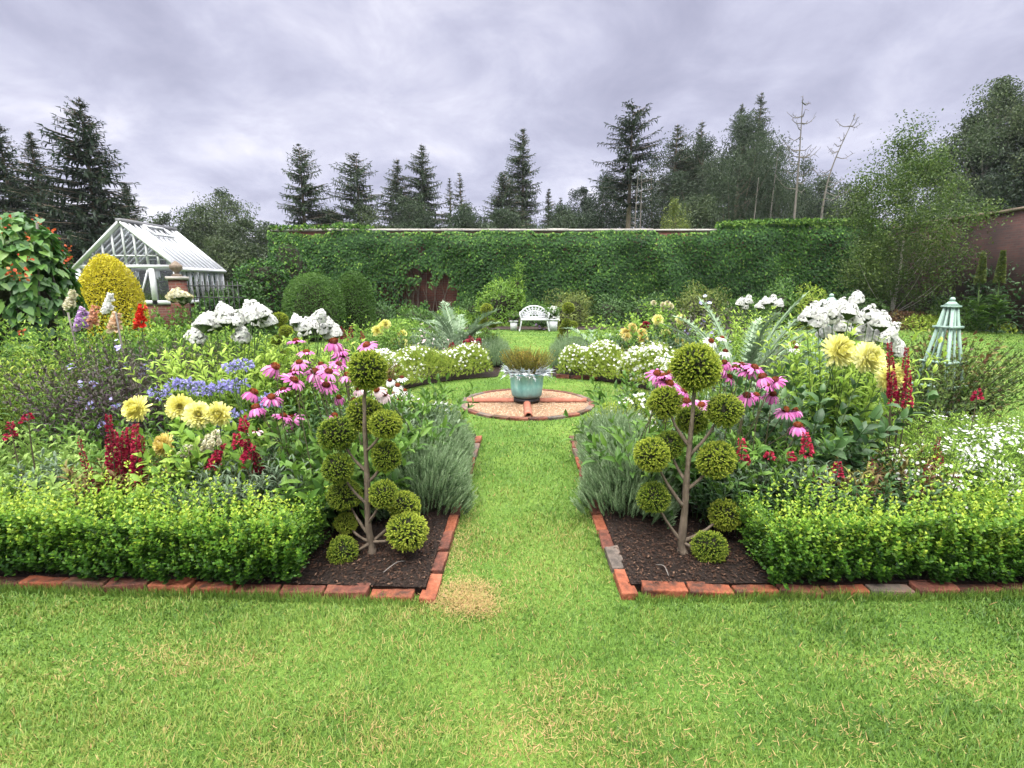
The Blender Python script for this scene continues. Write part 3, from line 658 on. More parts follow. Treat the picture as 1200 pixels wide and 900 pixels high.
# ------------------------------------------------------------------ flower heads (shared meshes)
def face(o, tilt, az, roll=None):
    """turn a head's z axis: tilt from vertical towards azimuth az"""
    v = Vector((math.sin(tilt)*math.cos(az), math.sin(tilt)*math.sin(az), math.cos(tilt)))
    q = v.to_track_quat('Z', 'Y'); o.rotation_mode = 'QUATERNION'
    from mathutils import Quaternion
    o.rotation_quaternion = q @ Quaternion((0, 0, 1), random.uniform(0, 6.28) if roll is None else roll)
def coneflower_mesh(drop, size, n=17):
    mb = MB()
    a = np.arange(n)*2*math.pi/n+rng.normal(0, .07, n); dr = R(drop)+rng.normal(0, .12, n)
    o = np.stack([np.cos(a), np.sin(a), 0*a], 1); d = o*np.cos(dr)[:, None]-A3(0, 0, 1)*np.sin(dr)[:, None]; up = o*np.sin(dr)[:, None]+A3(0, 0, 1)*np.cos(dr)[:, None]+unit(n)*.15
    leaves(mb, o*.009, d, up, size*U(.85, 1.08, n), size*.26*U(.85, 1.1, n), 'droop', 0, np.clip(rng.normal(.5, .2, n), 0, 1))
    return mb
def cone_mesh():
    mb = MB(); n = 150; i = np.arange(n)+.5; z = i/n; th = i*2.39996
    D = np.stack([np.sqrt(1-z**2)*np.cos(th), np.sqrt(1-z**2)*np.sin(th), z], 1)
    blob(mb, (0, 0, 0), (.0155, .0155, .014), 0, 0, 1, 1, .3, 12, 8)
    leaves(mb, D*A3(.0145, .0145, .013), D+A3(0, 0, .4), unit(n), .007, .003, 'rhomb', 0, np.clip(z*.8+rng.normal(0, .1, n), 0, 1))
    return mb.mesh('cone', M['cone'])
CONE = cone_mesh()
PINK = [coneflower_mesh(dr, .046).mesh('bloom', M['pink_petal']) for dr in (-2, 10, 24, 42)]
PALE = [coneflower_mesh(dr, .045).mesh('bloom', M['pale_pink']) for dr in (20, 40)]
WCONE = [coneflower_mesh(dr, .045).mesh('bloom', M['white_petal']) for dr in (15, 35)]
def dahlia_mesh(mat, r=.075):
    mb = MB(); n = 270; i = np.arange(n)+.5; f = (i/n); th = i*2.39996
    el = R(86)*(1-f)**.75+R(-24)*f**2.2                       # centre petals stand up, outer ones reflex
    o = np.stack([np.cos(th), np.sin(th), 0*th], 1); d = o*np.cos(el)[:, None]+A3(0, 0, 1)*np.sin(el)[:, None]
    up = -o*np.sin(el)[:, None]+A3(0, 0, 1)*np.cos(el)[:, None]+unit(n)*.22
    L = r*(.42+.62*f**.6)*U(.88, 1.1, n)
    leaves(mb, o*(r*.10*f)[:, None]+A3(0, 0, 1)*(r*.1*(1-f))[:, None], d+unit(n)*.1, -up, L, L*.22, 'petal', 0, np.clip(.55+.3*(f-.5)+rng.normal(0, .15, n), 0, 1))
    return mb.mesh('bloom', M[mat])
DAH = [dahlia_mesh('yellow_petal') for _ in range(3)]; AMB = [dahlia_mesh('amber_petal') for _ in range(2)]; CRM = [dahlia_mesh('cream_petal') for _ in range(2)]
def phlox_mesh(mat='white_petal', n=210, r=.054):
    mb = MB(); P, N = dome(n, r, r, r*1.35, .2, .16, 3, nseed(), -.2); P[:, :2] *= (1-.35*np.clip(P[:, 2:3]/(1.35*r), 0, 1))
    florets(mb, P, N+unit(len(P))*.45, .0105, 5, 0, np.clip(rng.normal(.65, .2, len(P)), 0, 1), 'petal', .15, .85)
    stems(mb, P*0-A3(0, 0, .05), P*.95, .0014, .001, 1)
    return mb.mesh('flower_head', [M[mat], M['stem']])
PHLOX = [phlox_mesh() for _ in range(4)]
def agapanthus_mesh():
    mb = MB(); n = 34; D = unit(n*3); D = D[D[:, 2] > -.35][:n]; n = len(D); E = D*A3(.06, .06, .042)*U(.8, 1.1, n)[:, None]
    stems(mb, E*0, E, .0012, .001, 1)
    d = nrm(D+A3(0, 0, -.45))
    for k in range(5):
        p = nrm(np.cross(d, unit(n)));  leaves(mb, E, d+p*.5, unit(n), .023, .0065, 'petal', 0, np.clip(rng.normal(.5, .22, n), 0, 1))
    return mb.mesh('flower_head', [M['agapanthus'], M['stem']])
AGA = [agapanthus_mesh() for _ in range(3)]

def headed(t, name, heads, meshes, sc=(.9, 1.15), tilt=(.25, .25), az=-1.57, azv=1.2, smat='dark_stem', sr=.0032, root=.09, child=None, sag=.05):
    """put shared head meshes on stems that rise from the plant's base"""
    base = np.array(t.location); m2 = MB(); A_, B_ = [], []
    for h in heads:
        p = np.array(h)-base
        o = link(name, random.choice(meshes), t, tuple(p)); s = random.uniform(*sc); o.scale = (s, s, s)
        face(o, abs(random.gauss(*tilt)), az+random.gauss(0, azv))
        if child is not None: link(child.name.split('.')[0], child, o)
        B_.append(p-A3(0, 0, .004)); A_.append(A3(p[0]*.45+random.gauss(0, root), p[1]*.45+random.gauss(0, root), 0))
    A_, B_ = np.array(A_), np.array(B_); bend = (B_-A_)*A3(-.14, -.14, .0)+rng.normal(0, .012, A_.shape)*A3(1, 1, 0)
    for a, b, c in zip(A_, B_, bend): tube(m2, smooth_path([a, (a+b)/2+c, b], 7), np.linspace(sr*1.3, sr*.75, 7), 5)
    m2.build('flower_stems', M[smat], t); return t
def px_heads(lst, Y, dy=.25): return [at(x, y, Y+random.uniform(-dy, dy)) for x, y in lst]

# coneflowers: three clumps on the greenhouse side, two on the obelisk side, one white
EG = 'pink coneflower clumps'
def coneflowers(label, x, y, lst, Y, meshes, dy=.2, lf=(26, .62), group=EG):
    t = perennial('coneflower_plant', label, 'coneflower', x, y, lf[0], lf[1], .16, .45, .15, .055, 'mid', 'lance', 5, .1, .65, 60, 2, 'dark_stem', group=group, bendz=.25)
    return headed(t, 'bloom', px_heads(lst, Y, dy), meshes, child=CONE, tilt=(.32, .25), sc=(1.05, 1.6))
coneflowers('tall pink coneflower clump on dark stems beside the agapanthus, greenhouse side', -1.30, 3.25, [(297,460),(332,457),(332,488),(342,491),(347,400),(351,425),(344,436),(344,446),(359,413),(318,466),(322,430),(300,478)], 3.15, PINK)
coneflowers('tall pink coneflower clump directly behind the greenhouse-side topiary', -.95, 3.35, [(376,427),(382,452),(397,466),(392,487),(397,427),(391,401),(399,411),(401,417),(430,405),(408,440),(385,436),(369,436)], 3.25, PINK)
coneflowers('faded pale pink coneflower clump between topiary trunk and lavender', -.80, 3.75, [(420,456),(442,457),(299,505),(415,470),(450,462)], 3.5, PALE)
coneflowers('white coneflower clump by the lime mound next to the topiary', -.80, 4.6, [(457,446),(466,452),(474,458),(462,461),(471,443),(478,463),(468,470)], 4.5, WCONE, group='white coneflower clumps')
coneflowers('pink coneflower clump peeping out behind the obelisk-side topiary head', .93, 3.3, [(770,438),(778,441),(784,450),(801,459),(804,471),(822,475),(775,447),(793,466),(786,437)], 3.2, PINK)
coneflowers('broad pink coneflower clump beside the silver cardoon leaves, obelisk side', 1.42, 3.3, [(849,425),(869,428),(876,435),(854,442),(894,442),(909,446),(875,464),(886,463),(905,462),(931,481),(935,499),(939,502),(847,432),(861,431),(884,431),(921,481),(900,452)], 3.2, PINK)
coneflowers('faded cream coneflower clump between white phlox and obelisk-side topiary', 1.2, 4.9, [(833,400),(850,412),(846,396),(930,402),(932,408)], 4.8, WCONE, group='white coneflower clumps')

# dahlias
def dahlia(label, x, y, h, lst, Y, meshes, n=34, sc=(.95, 1.2), base=.15, dy=.08, group='dahlia plants', mat='fresh', lw=(.12, .062), tilt=(1.12, .2)):
    t = perennial('dahlia_plant', label, 'dahlia', x, y, n, h, base, .5, lw[0], lw[1], mat, 'lance', 7, .15, .75, 62, 2, 'stem', group=group, bendz=.15)
    return headed(t, 'bloom', px_heads(lst, Y, dy), meshes, sc, tilt, smat='stem', sr=.0045, root=.05, azv=.5)
dahlia('pale yellow dahlia plant with big double blooms behind the crimson lobelia', -1.95, 3.2, .62, [(160,479),(211,477),(232,486),(257,485)], 3.15, DAH, 46)
dahlia('low dahlia plant with one butter-yellow bloom near the silver-leaved plant', -2.0, 2.98, .42, [(193,521)], 2.95, AMB, 26)
dahlia('tall dahlia plant with huge yellow blooms before the white phlox, obelisk side', 2.12, 3.5, .86, [(982,411),(1017,419),(1043,442)], 3.35, DAH, 32, (1.25, 1.5), mat='deep', lw=(.15, .085))
dahlia('far dahlia plant with yellow blooms beside the cardoon, greenhouse side', -2.4, 9.6, .9, [(447,383),(442,388),(452,380),(460,401),(472,402),(471,392)], 9.3, DAH, 40, (1.0, 1.5))
dahlia('far dahlia plant with amber blooms, obelisk side, beside the white starry edging', 1.9, 9.2, .95, [(733,391),(741,384),(753,397),(752,391),(735,395)], 9.0, AMB, 40, (1.1, 1.4))
dahlia('far dahlia plant with tall yellow blooms before the dark bushes, obelisk side', 2.9, 9.4, 1.1, [(771,375),(798,374),(797,401),(780,392)], 9.2, DAH, 40, (1.1, 1.4))
dahlia('dark red dahlia plant in the far bed beside amber dahlias', 2.35, 9.9, .9, [(753,384),(757,381),(748,405),(739,410)], 9.4, [dahlia_mesh('crimson')], 30, (.9, 1.2))
dahlia('cream ball dahlia plant at the ivy wall foot, obelisk side', 4.9, 17.6, 1.2, [(766,355),(777,357),(782,356),(786,359),(777,361)], 17.2, CRM, 30, (1.2, 1.6))

# phlox
def phlox(label, x, y, h, base, lst, Y, n=40, group='white phlox clumps', dy=.2, meshes=PHLOX, sc=(.9, 1.25), mat='phlox_leaf'):
    t = perennial('phlox_plant', label, 'phlox', x, y, n, h, base, .35, .115, .042, mat, 'lance', 13, .3, .95, 66, 2, group=group, stemr=.004)
    return headed(t, 'flower_head', px_heads(lst, Y, dy), meshes, sc, (.25, .15), smat='stem', sr=.004, root=.05)
phlox('bushy white phlox clump above the blue agapanthus, greenhouse side', -2.45, 4.4, .98, .34, [(239,381),(246,384),(255,380),(262,376),(262,366),(275,377),(285,377),(293,366),(297,372),(310,374),(304,379),(226,396),(233,398),(284,395),(288,398),(280,382),(315,379),(270,369),(299,362),(250,374),(308,368)], 4.45, 130, sc=(1.0, 1.4))
phlox('white phlox clump next to the slim dark topiary, behind the coneflowers', -1.85, 4.75, 1.0, .20, [(347,378),(354,384),(361,382),(375,372),(368,377),(385,381),(379,388),(372,383),(390,388),(394,391),(357,391),(387,393)], 4.6, 44)
phlox('big white phlox clump behind the huge yellow dahlias, obelisk side', 2.65, 3.95, 1.12, .26, [(952,369),(962,366),(973,364),(985,362),(995,366),(1004,352),(975,374),(992,378),(1003,374),(1017,371),(1012,384),(1034,380),(1028,388),(967,392),(959,377),(1022,398),(1034,398),(1047,409),(1040,390),(985,386),(1000,390),(1012,395),(945,374),(1026,378),(1052,412),(1043,402)], 3.9, 60, sc=(.95, 1.3))
phlox('far white phlox clump behind the tall silver cardoon', 3.3, 7.3, 1.15, .32, [(868,356),(872,360),(897,355),(905,353),(908,358),(890,360),(876,353),(913,357)], 7.2, 46)

# agapanthus
def agap(label, x, y, lst, Y, n=46, h=.5):
    t = perennial('agapanthus_plant', label, 'agapanthus', x, y, n, .08, .13, .5, h, .022, 'mid', 'droop', 2, .2, .7, 28, 2, group='blue agapanthus clumps', stemr=0)
    return headed(t, 'flower_head', px_heads(lst, Y, .12), AGA, (.85, 1.15), (.15, .1), smat='stem', sr=.004, root=.04)
agap('blue agapanthus clump above the yellow dahlias, beside the dark purple shrub', -2.3, 3.75, [(207,452),(215,450),(223,453),(231,455),(186,462)], 3.65)
agap('blue agapanthus clump between phlox and the pink coneflowers', -1.95, 3.7, [(240,456),(249,459),(262,452),(256,457),(270,455),(281,452),(272,430),(284,429),(278,433)], 3.65)
agap('short pale blue agapanthus clump among coneflower stems', -1.55, 3.6, [(268,493),(278,489),(311,471),(317,476)], 3.5, 26, .4)

# spikes: lobelia and snapdragon
def spike(mb, a, b, r, n, fs, mat=0, tone=(.5, .2), leaf=1):
    a, b = np.array(a), np.array(b); f = rng.random(n)**.9; th = rng.random(n)*6.283; rad = r*(1-.72*f)
    P = a+(b-a)*f[:, None]; o = np.stack([np.cos(th), np.sin(th), .25+0*th], 1)
    Pp = P+o*rad[:, None]*.6
    tn = np.clip(rng.normal(tone[0], tone[1], n), 0, 1)
    for k in range(3):
        leaves(mb, Pp, o+unit(n)*.55, unit(n), fs*(1.1-.5*f), fs*.55*(1.1-.5*f), 'petal', mat, tn)
def spikes(name, label, cat, x, y, lst, Y, r, fs, dens, group, mat='crimson', leafmat_='bronze', lh=.4, ln=22, tone=(.5, .22), dy=.08, lw=(.10, .026)):
    t = perennial(name, label, cat, x, y, ln, lh, .10, .35, lw[0], lw[1], leafmat_, 'lance', 7, .15, .75, 58, 2, 'dark_stem', group=group)
    base = np.array(t.location); m2 = MB()
    for x0, y0, x1, y1 in lst:
        Yk = Y+random.uniform(-dy, dy); a = at(x0, y0, Yk)-base; b = at(x1, y1, Yk)-base; m = MB(); L = np.linalg.norm(b-a)
        spike(m, a, b, r, int(dens*L/.1), fs, tone=tone); m.build('flower_spike', M[mat], t)
        g = A3(a[0]*.4, a[1]*.4, 0); tube(m2, smooth_path([g, a*.75+g*.25, b], 8), np.linspace(.006, .002, 8), 5)
    m2.build('flower_stems', M['dark_stem'], t); return t
LB = 'crimson lobelia plants'
spikes('lobelia_plant', 'dense crimson lobelia with thick velvety spikes behind the greenhouse-side hedge', 'lobelia', -2.22, 2.98, [(133,580,127,486),(143,585,140,512),(151,575,152,520),(160,570,159,497),(137,560,134,505),(166,565,165,510),(147,545,146,505),(155,550,151,500)], 2.95, .035, .020, 62, LB)
spikes('lobelia_plant', 'thin dark crimson lobelia spike standing beside the lime-green phlox leaves', 'lobelia', -2.5, 2.9, [(107,575,92,512),(112,578,104,545)], 2.9, .022, .015, 34, LB, tone=(.3, .25))
spikes('lobelia_plant', 'tall crimson lobelia spikes between yellow dahlias and the rose bush', 'lobelia', 2.58, 3.32, [(1056,476,1063,408),(1046,470,1042,402),(1063,478,1064,428),(1043,472,1048,438),(1054,480,1055,438)], 3.28, .03, .018, 52, LB)
spikes('lobelia_plant', 'dark maroon lobelia with open spikes in front of the white-flowered mound', 'lobelia', 2.35, 2.95, [(1087,580,1100,512),(1080,582,1086,545),(1100,580,1103,530),(1120,570,1119,552)], 2.95, .024, .014, 36, LB, tone=(.2, .2))
spikes('lobelia_plant', 'small dark red lobelia spikes in front of cardoon leaves by the hedge', 'lobelia', 1.95, 2.95, [(1052,577,1059,552),(1018,560,1021,536)], 2.95, .022, .013, 36, LB, tone=(.25, .2))
SD = 'crimson snapdragon plants'
spikes('snapdragon_plant', 'crimson snapdragon with two bright heads beside the silver-leaved plant', 'snapdragon', -1.62, 2.95, [(247,548,262,521),(251,550,255,530)], 2.93, .034, .024, 44, SD, leafmat_='greygreen', tone=(.7, .2))
spikes('snapdragon_plant', 'crimson snapdragon with stacked heads below the pink coneflowers', 'snapdragon', -1.40, 2.95, [(292,551,290,514),(280,527,277,508),(288,540,297,522),(287,508,285,488),(303,555,300,530)], 2.98, .032, .024, 44, SD, leafmat_='greygreen', tone=(.6, .2))
spikes('snapdragon_plant', 'crimson snapdragon heads above the lime-green phlox leaves', 'snapdragon', -2.95, 3.0, [(13,515,12,495),(32,495,33,485)], 3.0, .03, .022, 40, SD, leafmat_='greygreen')
spikes('snapdragon_plant', 'bright red snapdragon head beside the obelisk-side topiary branches', 'snapdragon', 1.35, 2.98, [(871,544,869,515),(902,541,902,530)], 2.95, .036, .024, 44, SD, leafmat_='greygreen', tone=(.75, .2))
spikes('snapdragon_plant', 'red snapdragon head under pink coneflowers and cardoon leaves', 'snapdragon', 1.65, 3.0, [(946,535,944,508),(925,540,926,530)], 2.95, .036, .024, 44, SD, leafmat_='greygreen', tone=(.75, .2))
spikes('snapdragon_plant', 'magenta snapdragon head low before the obelisk-side cardoon', 'snapdragon', 1.82, 2.86, [(981,560,982,541),(956,568,957,558)], 2.85, .032, .022, 40, SD, leafmat_='greygreen', tone=(.65, .2))
spikes('snapdragon_plant', 'crimson snapdragon beside the obelisk foot and rose bush', 'snapdragon', 3.4, 3.7, [(1145,470,1146,455)], 3.7, .034, .024, 44, SD, leafmat_='greygreen', tone=(.5, .2))
spikes('snapdragon_plant', 'white snapdragon next to the butter-yellow dahlia bloom', 'snapdragon', -1.72, 3.0, [(216,535,222,520),(242,533,246,508),(250,525,253,505),(236,528,238,512)], 3.0, .036, .026, 48, 'white snapdragon plants', mat='cream_petal', leafmat_='greygreen', tone=(.85, .25))
spikes('lobelia_plant', 'dark red spires in the far bed next to the cardoon, greenhouse side', 'lobelia', -1.2, 9.3, [(553,409,552,394),(545,412,546,398),(559,408,561,397),(530,415,529,402),(520,418,521,408)], 9.2, .08, .05, 26, LB, tone=(.4, .2))
spikes('lobelia_plant', 'dark red spires in front of the far yellow dahlias, greenhouse side', 'lobelia', -1.75, 6.9, [(404,400,402,385),(411,398,411,382),(398,398,399,383),(425,400,424,388)], 6.8, .035, .022, 30, LB, tone=(.25, .2))

# gladioli by the bean row
def gladiolus(label, px, y0, y1, Y, mat, tone=(.55, .25)):
    x = at(px, 400, Y)[0]; t = thing('gladiolus_plant', label, 'gladiolus', (x, Y, .04), 'staked gladioli beside the bean row')
    base = A3(x, Y, .04); a = at(px-1, y0, Y)-base; b = at(px+2, y1, Y)-base; m = MB(); n = 13
    f = np.arange(n)/n; P = a+(b-a)*f[:, None]; sd = np.where(np.arange(n) % 2, 1, -1)
    o = nrm(np.stack([sd*U(.35, .9, n), -U(.5, .9, n), U(0, .3, n)], 1))
    for k in range(6):
        leaves(m, P+o*.015, o+unit(n)*.6, unit(n), .074*(1.1-.6*f), .054*(1.1-.6*f), 'oval', 0, np.clip(rng.normal(tone[0], tone[1], n), 0, 1))
    m.build('flower_spike', M[mat], t)
    m2 = MB(); tube(m2, smooth_path([A3(0, 0, 0), a, b+A3(0, 0, .03)], 8), np.linspace(.008, .003, 8), 6); m2.build('stem', M['stem'], t)
    m3 = MB(); k = 9; th = np.linspace(-1, 1, k); B = np.stack([.03*th, U(-.03, .03, k), 0*th], 1)
    leaves(m3, B, np.stack([.26*th, U(-.1, .1, k), np.ones(k)], 1), A3(0, 1, .2)+unit(k)*.4, U(.6, .95, k), .045, 'blade', 0, U(.1, .6, k)); m3.build('sword_leaves', M['deep'], t)
gladiolus('lilac pink gladiolus beside a bamboo stake by the bean row', 98, 384, 360, 5.4, 'lilac')
gladiolus('peach gladiolus between the lilac and the scarlet gladioli', 112, 382, 358, 5.5, 'peach', (.3, .2))
gladiolus('white gladiolus in front of the golden dome shrub', 130, 366, 343, 5.9, 'white_petal')
gladiolus('small creamy peach gladiolus beside the scarlet one', 137, 386, 366, 5.4, 'peach', (.8, .2))
gladiolus('scarlet red gladiolus beside the dark purple shrub', 167, 382, 356, 5.5, 'scarlet')
gladiolus('creamy white gladiolus touching the bean row edge', 86, 360, 340, 5.9, 'cream_petal', (.9, .1))
for i, (px, lab) in enumerate(((90, 'bamboo garden stake beside the lilac gladiolus and bean row'), (146, 'thin bamboo garden stake beside the scarlet gladiolus'))):
    x = at(px, 400, 5.35)[0]; m = MB(); tube(m, [(0, 0, 0), (random.uniform(-.03, .03), 0, .6), (random.uniform(-.06, .02), 0, 1.2)], .009, 7)
    tag(m.build('garden_stake', M['dead_wood'], None, (x, 5.35, .03)), lab, 'stake', 'bamboo stakes among the gladioli')

# cardoons
def cardoon(label, x, y, n, L, lift=(.7, 1.25), mat='silver', group='silver cardoon plants', z0=.05, azs=None, droop=.5, wl=.2):
    t = thing('cardoon_plant', label, 'cardoon', (x, y, z0), group)
    for i in range(n):
        az = (i*2.39996+random.gauss(0, .25)) if azs is None else azs[i % len(azs)]+random.gauss(0, .12)
        el = random.uniform(*lift); l = L*random.uniform(.75, 1.08); o = A3(math.cos(az), math.sin(az), 0)
        s = np.linspace(0, 1, 23); ang = el-droop*s**1.7*random.uniform(.7, 1.3)
        step = l/22; pts = np.cumsum(np.concatenate([[A3(0, 0, 0)], (o*np.cos(ang)[1:, None]+A3(0, 0, 1)*np.sin(ang)[1:, None])*step]), 0)
        mb = MB(); tube(mb, pts, np.linspace(.011, .003, 23)*L, 5, 0, .85)
        side = A3(-o[1], o[0], 0); tg = nrm(np.gradient(pts, axis=0)); up = np.cross(tg, side); up *= np.sign(up[:, 2:3]+1e-6)
        q = np.arange(2, 23); m = len(q)
        for sg in (-1, 1):
            prof = np.sin(np.clip(q/22, 0, 1)*2.75)**.8*wl*l*U(.8, 1.15, m)+.02
            leaves(mb, pts[q], tg[q]*.75+side*sg+up[q]*U(-.05, .45, m)[:, None], up[q]+unit(m)*.15, prof, prof*.34, 'star', 0, np.clip(rng.normal(.5, .22, m), 0, 1))
        leaves(mb, pts[:-1], tg[:-1], up[:-1], step*2.2, .055*L*np.sin(np.linspace(.35, 2.9, len(pts)-1)), 'oval', 0, .62)
        leaves(mb, pts[-1:], tg[-1:], up[-1:], .12*l, .06*l, 'star', 0, .6)
        mb.build('leaf', M[mat], t)
    return t
cardoon('tall silver cardoon with upright jagged leaves before the far white phlox', 2.55, 5.6, 21, 1.35, (.95, 1.42), azs=[0, .5, 1.0, 2.2, 2.8, 3.2, 3.9, 4.6, 5.3, 5.9], droop=.7, wl=.10)
cardoon('silver cardoon with arching leaves between dahlia foliage and pink coneflowers', 1.72, 3.38, 11, .62, (.45, 1.05), azs=[-.4, .1, .6, -1.0, 1.2, 2.8, -1.9], droop=1.0)
cardoon('low grey-green cardoon rosette just behind the obelisk-side hedge', 1.62, 2.98, 7, .42, (.35, .9), 'greygreen', azs=[-.7, -.1, .5, 3.4, -1.6], droop=.8)
cardoon('silver-blue cardoon with arching leaves hanging toward the round lawn', 1.55, 4.75, 9, .75, (.5, 1.0), azs=[2.4, 2.9, 3.3, 3.8, 4.4, 1.6, 1.0], droop=1.1)
cardoon('large silver cardoon in the far bed beside the small topiary, greenhouse side', -1.15, 10.4, 15, 1.25, (.55, 1.35), droop=.8)
cardoon('silver cardoon in the far bed behind lavender, obelisk side', 1.75, 10.6, 12, .95, (.35, 1.1), droop=.9)
cardoon('young silver cardoon in the far bed amid white edging flowers, obelisk side', 3.6, 9.9, 10, .85, (.4, 1.1), droop=.9)

# ------------------------------------------------------------------ foliage plants that fill the front beds
def pp(label, px, Y, n, h, base, lean, lL, lW, mat, shape='lance', k=8, name='leafy_plant', cat='plant', group='leafy plants filling the beds', **kw):
    x = at(px, 400, Y)[0]; return perennial(name, label, cat, x, Y, n, h, base, lean, lL, lW, mat, shape, k, group=group, **kw)
pp('lime-green leafy clump just behind the hedge, between crimson snapdragon and thin lobelia', 45, 3.05, 90, .41, .26, .7, .088, .036, 'pale', k=9)
pp('lime-green leafy clump at the bed edge, outside the crimson snapdragon', -40, 3.2, 90, .48, .28, .7, .088, .036, 'pale', k=9)
pp('lime-green leafy clump between the thin lobelia spike and the dense crimson lobelia', 100, 3.25, 60, .36, .2, .6, .082, .034, 'pale', k=9)
pp('silver-leaved feathery plant beside the crimson snapdragons behind the hedge', 235, 2.9, 80, .40, .16, .55, .055, .010, 'greygreen', 'lance', 12, spread=50)
pp('silver-leaved feathery plant under the coneflowers by the hedge', 275, 3.0, 60, .36, .16, .55, .06, .011, 'greygreen', 'lance', 12, spread=50)
pp('broad-leaved deep green plant between the hedge and the greenhouse-side topiary', 350, 2.92, 26, .42, .16, .6, .16, .07, 'mid', 'lance', 4)
pp('broad-leaved green plant directly behind the greenhouse-side topiary trunk', 400, 3.0, 26, .46, .15, .5, .17, .075, 'mid', 'lance', 4)
pp('broad-leaved green plant between topiary and lavender, greenhouse side', 440, 3.45, 26, .5, .15, .5, .15, .06, 'mid', 'lance', 5)
pp('deep green leafy plant under the yellow dahlias', 170, 3.35, 40, .45, .2, .5, .11, .05, 'mid')
pp('deep green leafy plant under the blue agapanthus', 250, 3.45, 44, .45, .22, .5, .10, .035, 'deep')
pp('green leafy plant behind the crimson lobelia', 120, 3.7, 50, .55, .25, .5, .09, .035, 'mid')
pp('green leafy plant between hedge and crimson lobelia', 180, 2.9, 40, .33, .16, .5, .09, .045, 'fresh')
t = pp('dark purple-leaved shrub with small violet flowers below the gladioli', 145, 4.3, 210, 1.0, .42, .5, .06, .022, 'purple_leaf', k=14, name='dark_leaved_shrub', cat='shrub', stemr=.003, smat='dark_stem')
def sprinkle(t, n, rx, ry, h, r, mat, zlo=.5, name='blossoms', shape='petal', k=5, clump=1, cs=.04):
    P, N = dome(n, rx, ry, h, .18, .12, 3, nseed(), zlo)
    if clump > 1:
        P = np.repeat(P, clump, 0)+rng.normal(0, cs, (len(P)*clump, 3)); N = np.repeat(N, clump, 0)
    m = MB(); florets(m, P, N+A3(0, -.4, .3)+unit(len(P))*.5, r*U(.7, 1.2, len(P)), k, 0, None, shape); m.build(name, M[mat], t)
sprinkle(t, 16, .62, .55, 1.0, .018, 'agapanthus', .35, clump=5, cs=.025)
t = pp('smoky purple-leaved shrub with few violet flowers beside white phlox', 205, 4.9, 90, .95, .3, .4, .05, .017, 'purple_leaf', k=13, name='dark_leaved_shrub', cat='shrub', smat='dark_stem')
sprinkle(t, 8, .45, .45, .98, .016, 'agapanthus', .35, clump=4, cs=.025)
t = pp('green-stemmed shrub with violet flowers behind the lime-green leaves', 85, 4.3, 80, .78, .3, .45, .065, .024, 'mid', k=11, name='green_shrub', cat='shrub', smat='dark_stem')
sprinkle(t, 7, .4, .4, .78, .016, 'agapanthus', .3, clump=4, cs=.02)
pp('feathery light green shrub in front of the bean row', 72, 5.3, 110, 1.12, .34, .3, .075, .026, 'fresh', k=15, name='green_shrub', cat='shrub')
pp('yellow-green leafy shrub at the bed edge below the bean row', 5, 4.7, 90, .85, .3, .4, .075, .03, 'lime', k=12, name='green_shrub', cat='shrub', t0=.05, t1=.55)
pp('green leafy shrub left of nothing'.replace(' left of nothing', ' beyond the bed edge below the bean row'), -50, 4.9, 90, .95, .35, .4, .075, .03, 'mid', k=12, name='green_shrub', cat='shrub')
for lab, px, Y, h, mt in (('leafy mid-green plant under the white phlox, agapanthus side', 270, 4.15, .6, 'mid'), ('leafy mid-green plant between white phlox clumps', 330, 4.3, .65, 'mid'),
    ('leafy deep green plant behind pink coneflowers, lime mound side', 405, 4.1, .6, 'deep'), ('leafy green plant between coneflowers and white coneflowers', 440, 4.2, .55, 'mid'),
    ('leafy green plant beside the lavender top, greenhouse side', 468, 4.0, .5, 'greygreen'), ('leafy deep green plant behind the purple-leaved shrub', 175, 5.4, .7, 'mid')):
    pp(lab, px, Y, 46, h, .26, .45, .09, .032, mt, k=9)
# obelisk side
pp('deep green feathery plant just behind the obelisk-side hedge by the topiary', 885, 2.95, 60, .40, .2, .6, .075, .016, 'deep', k=11, spread=50)
pp('broad-leaved green plant behind the obelisk-side topiary trunk', 830, 3.05, 24, .46, .15, .5, .15, .06, 'mid', 'lance', 5)
pp('broad-leaved green plant between lavender and topiary branches, obelisk side', 775, 3.4, 26, .45, .16, .5, .14, .055, 'mid', 'lance', 5)
pp('deep green leafy plant under the broad pink coneflower clump', 900, 3.1, 44, .48, .2, .5, .11, .04, 'mid')
pp('dark leafy plant between the low cardoon rosette and the maroon lobelia', 1030, 3.0, 60, .42, .22, .6, .08, .03, 'deep')
pp('deep green leafy plant below the huge yellow dahlias', 990, 3.3, 26, .46, .2, .5, .12, .06, 'deep')
pp('deep green leafy plant between cardoon and huge yellow dahlias', 955, 3.5, 44, .55, .22, .5, .10, .04, 'mid')
pp('green leafy plant at the back of the coneflowers by the tall cardoon', 860, 4.0, 50, .55, .28, .5, .09, .03, 'greygreen')
pp('yellowish grassy plant behind the obelisk-side topiary head', 845, 4.3, 60, .75, .2, .35, .10, .012, 'fresh', 'blade', 10, spread=40)
pp('grey-green leafy plant between lavender and tall cardoon', 880, 5.0, 50, .5, .3, .5, .09, .03, 'greygreen')
pp('silver-green leafy plant in front of the white phlox, obelisk side', 935, 4.3, 60, .62, .26, .5, .09, .028, 'silver')
pp('green leafy plant behind the lime mound, obelisk side', 790, 4.9, 50, .5, .3, .5, .08, .026, 'greygreen')
def white_mound(label, px, Y, rx, h, nf):
    x = at(px, 400, Y)[0]
    t = perennial('white_flowered_plant', label, 'flowering plant', x, Y, 170, h, rx*.62, .75, .055, .018, 'fresh', 'lance', 10, .2, .85, 60, 2, group='white-flowered mounds by the obelisk')
    sprinkle(t, nf, rx*1.05, rx*.9, h*1.03, .011, 'white_petal', .05, clump=13, cs=.034); return t
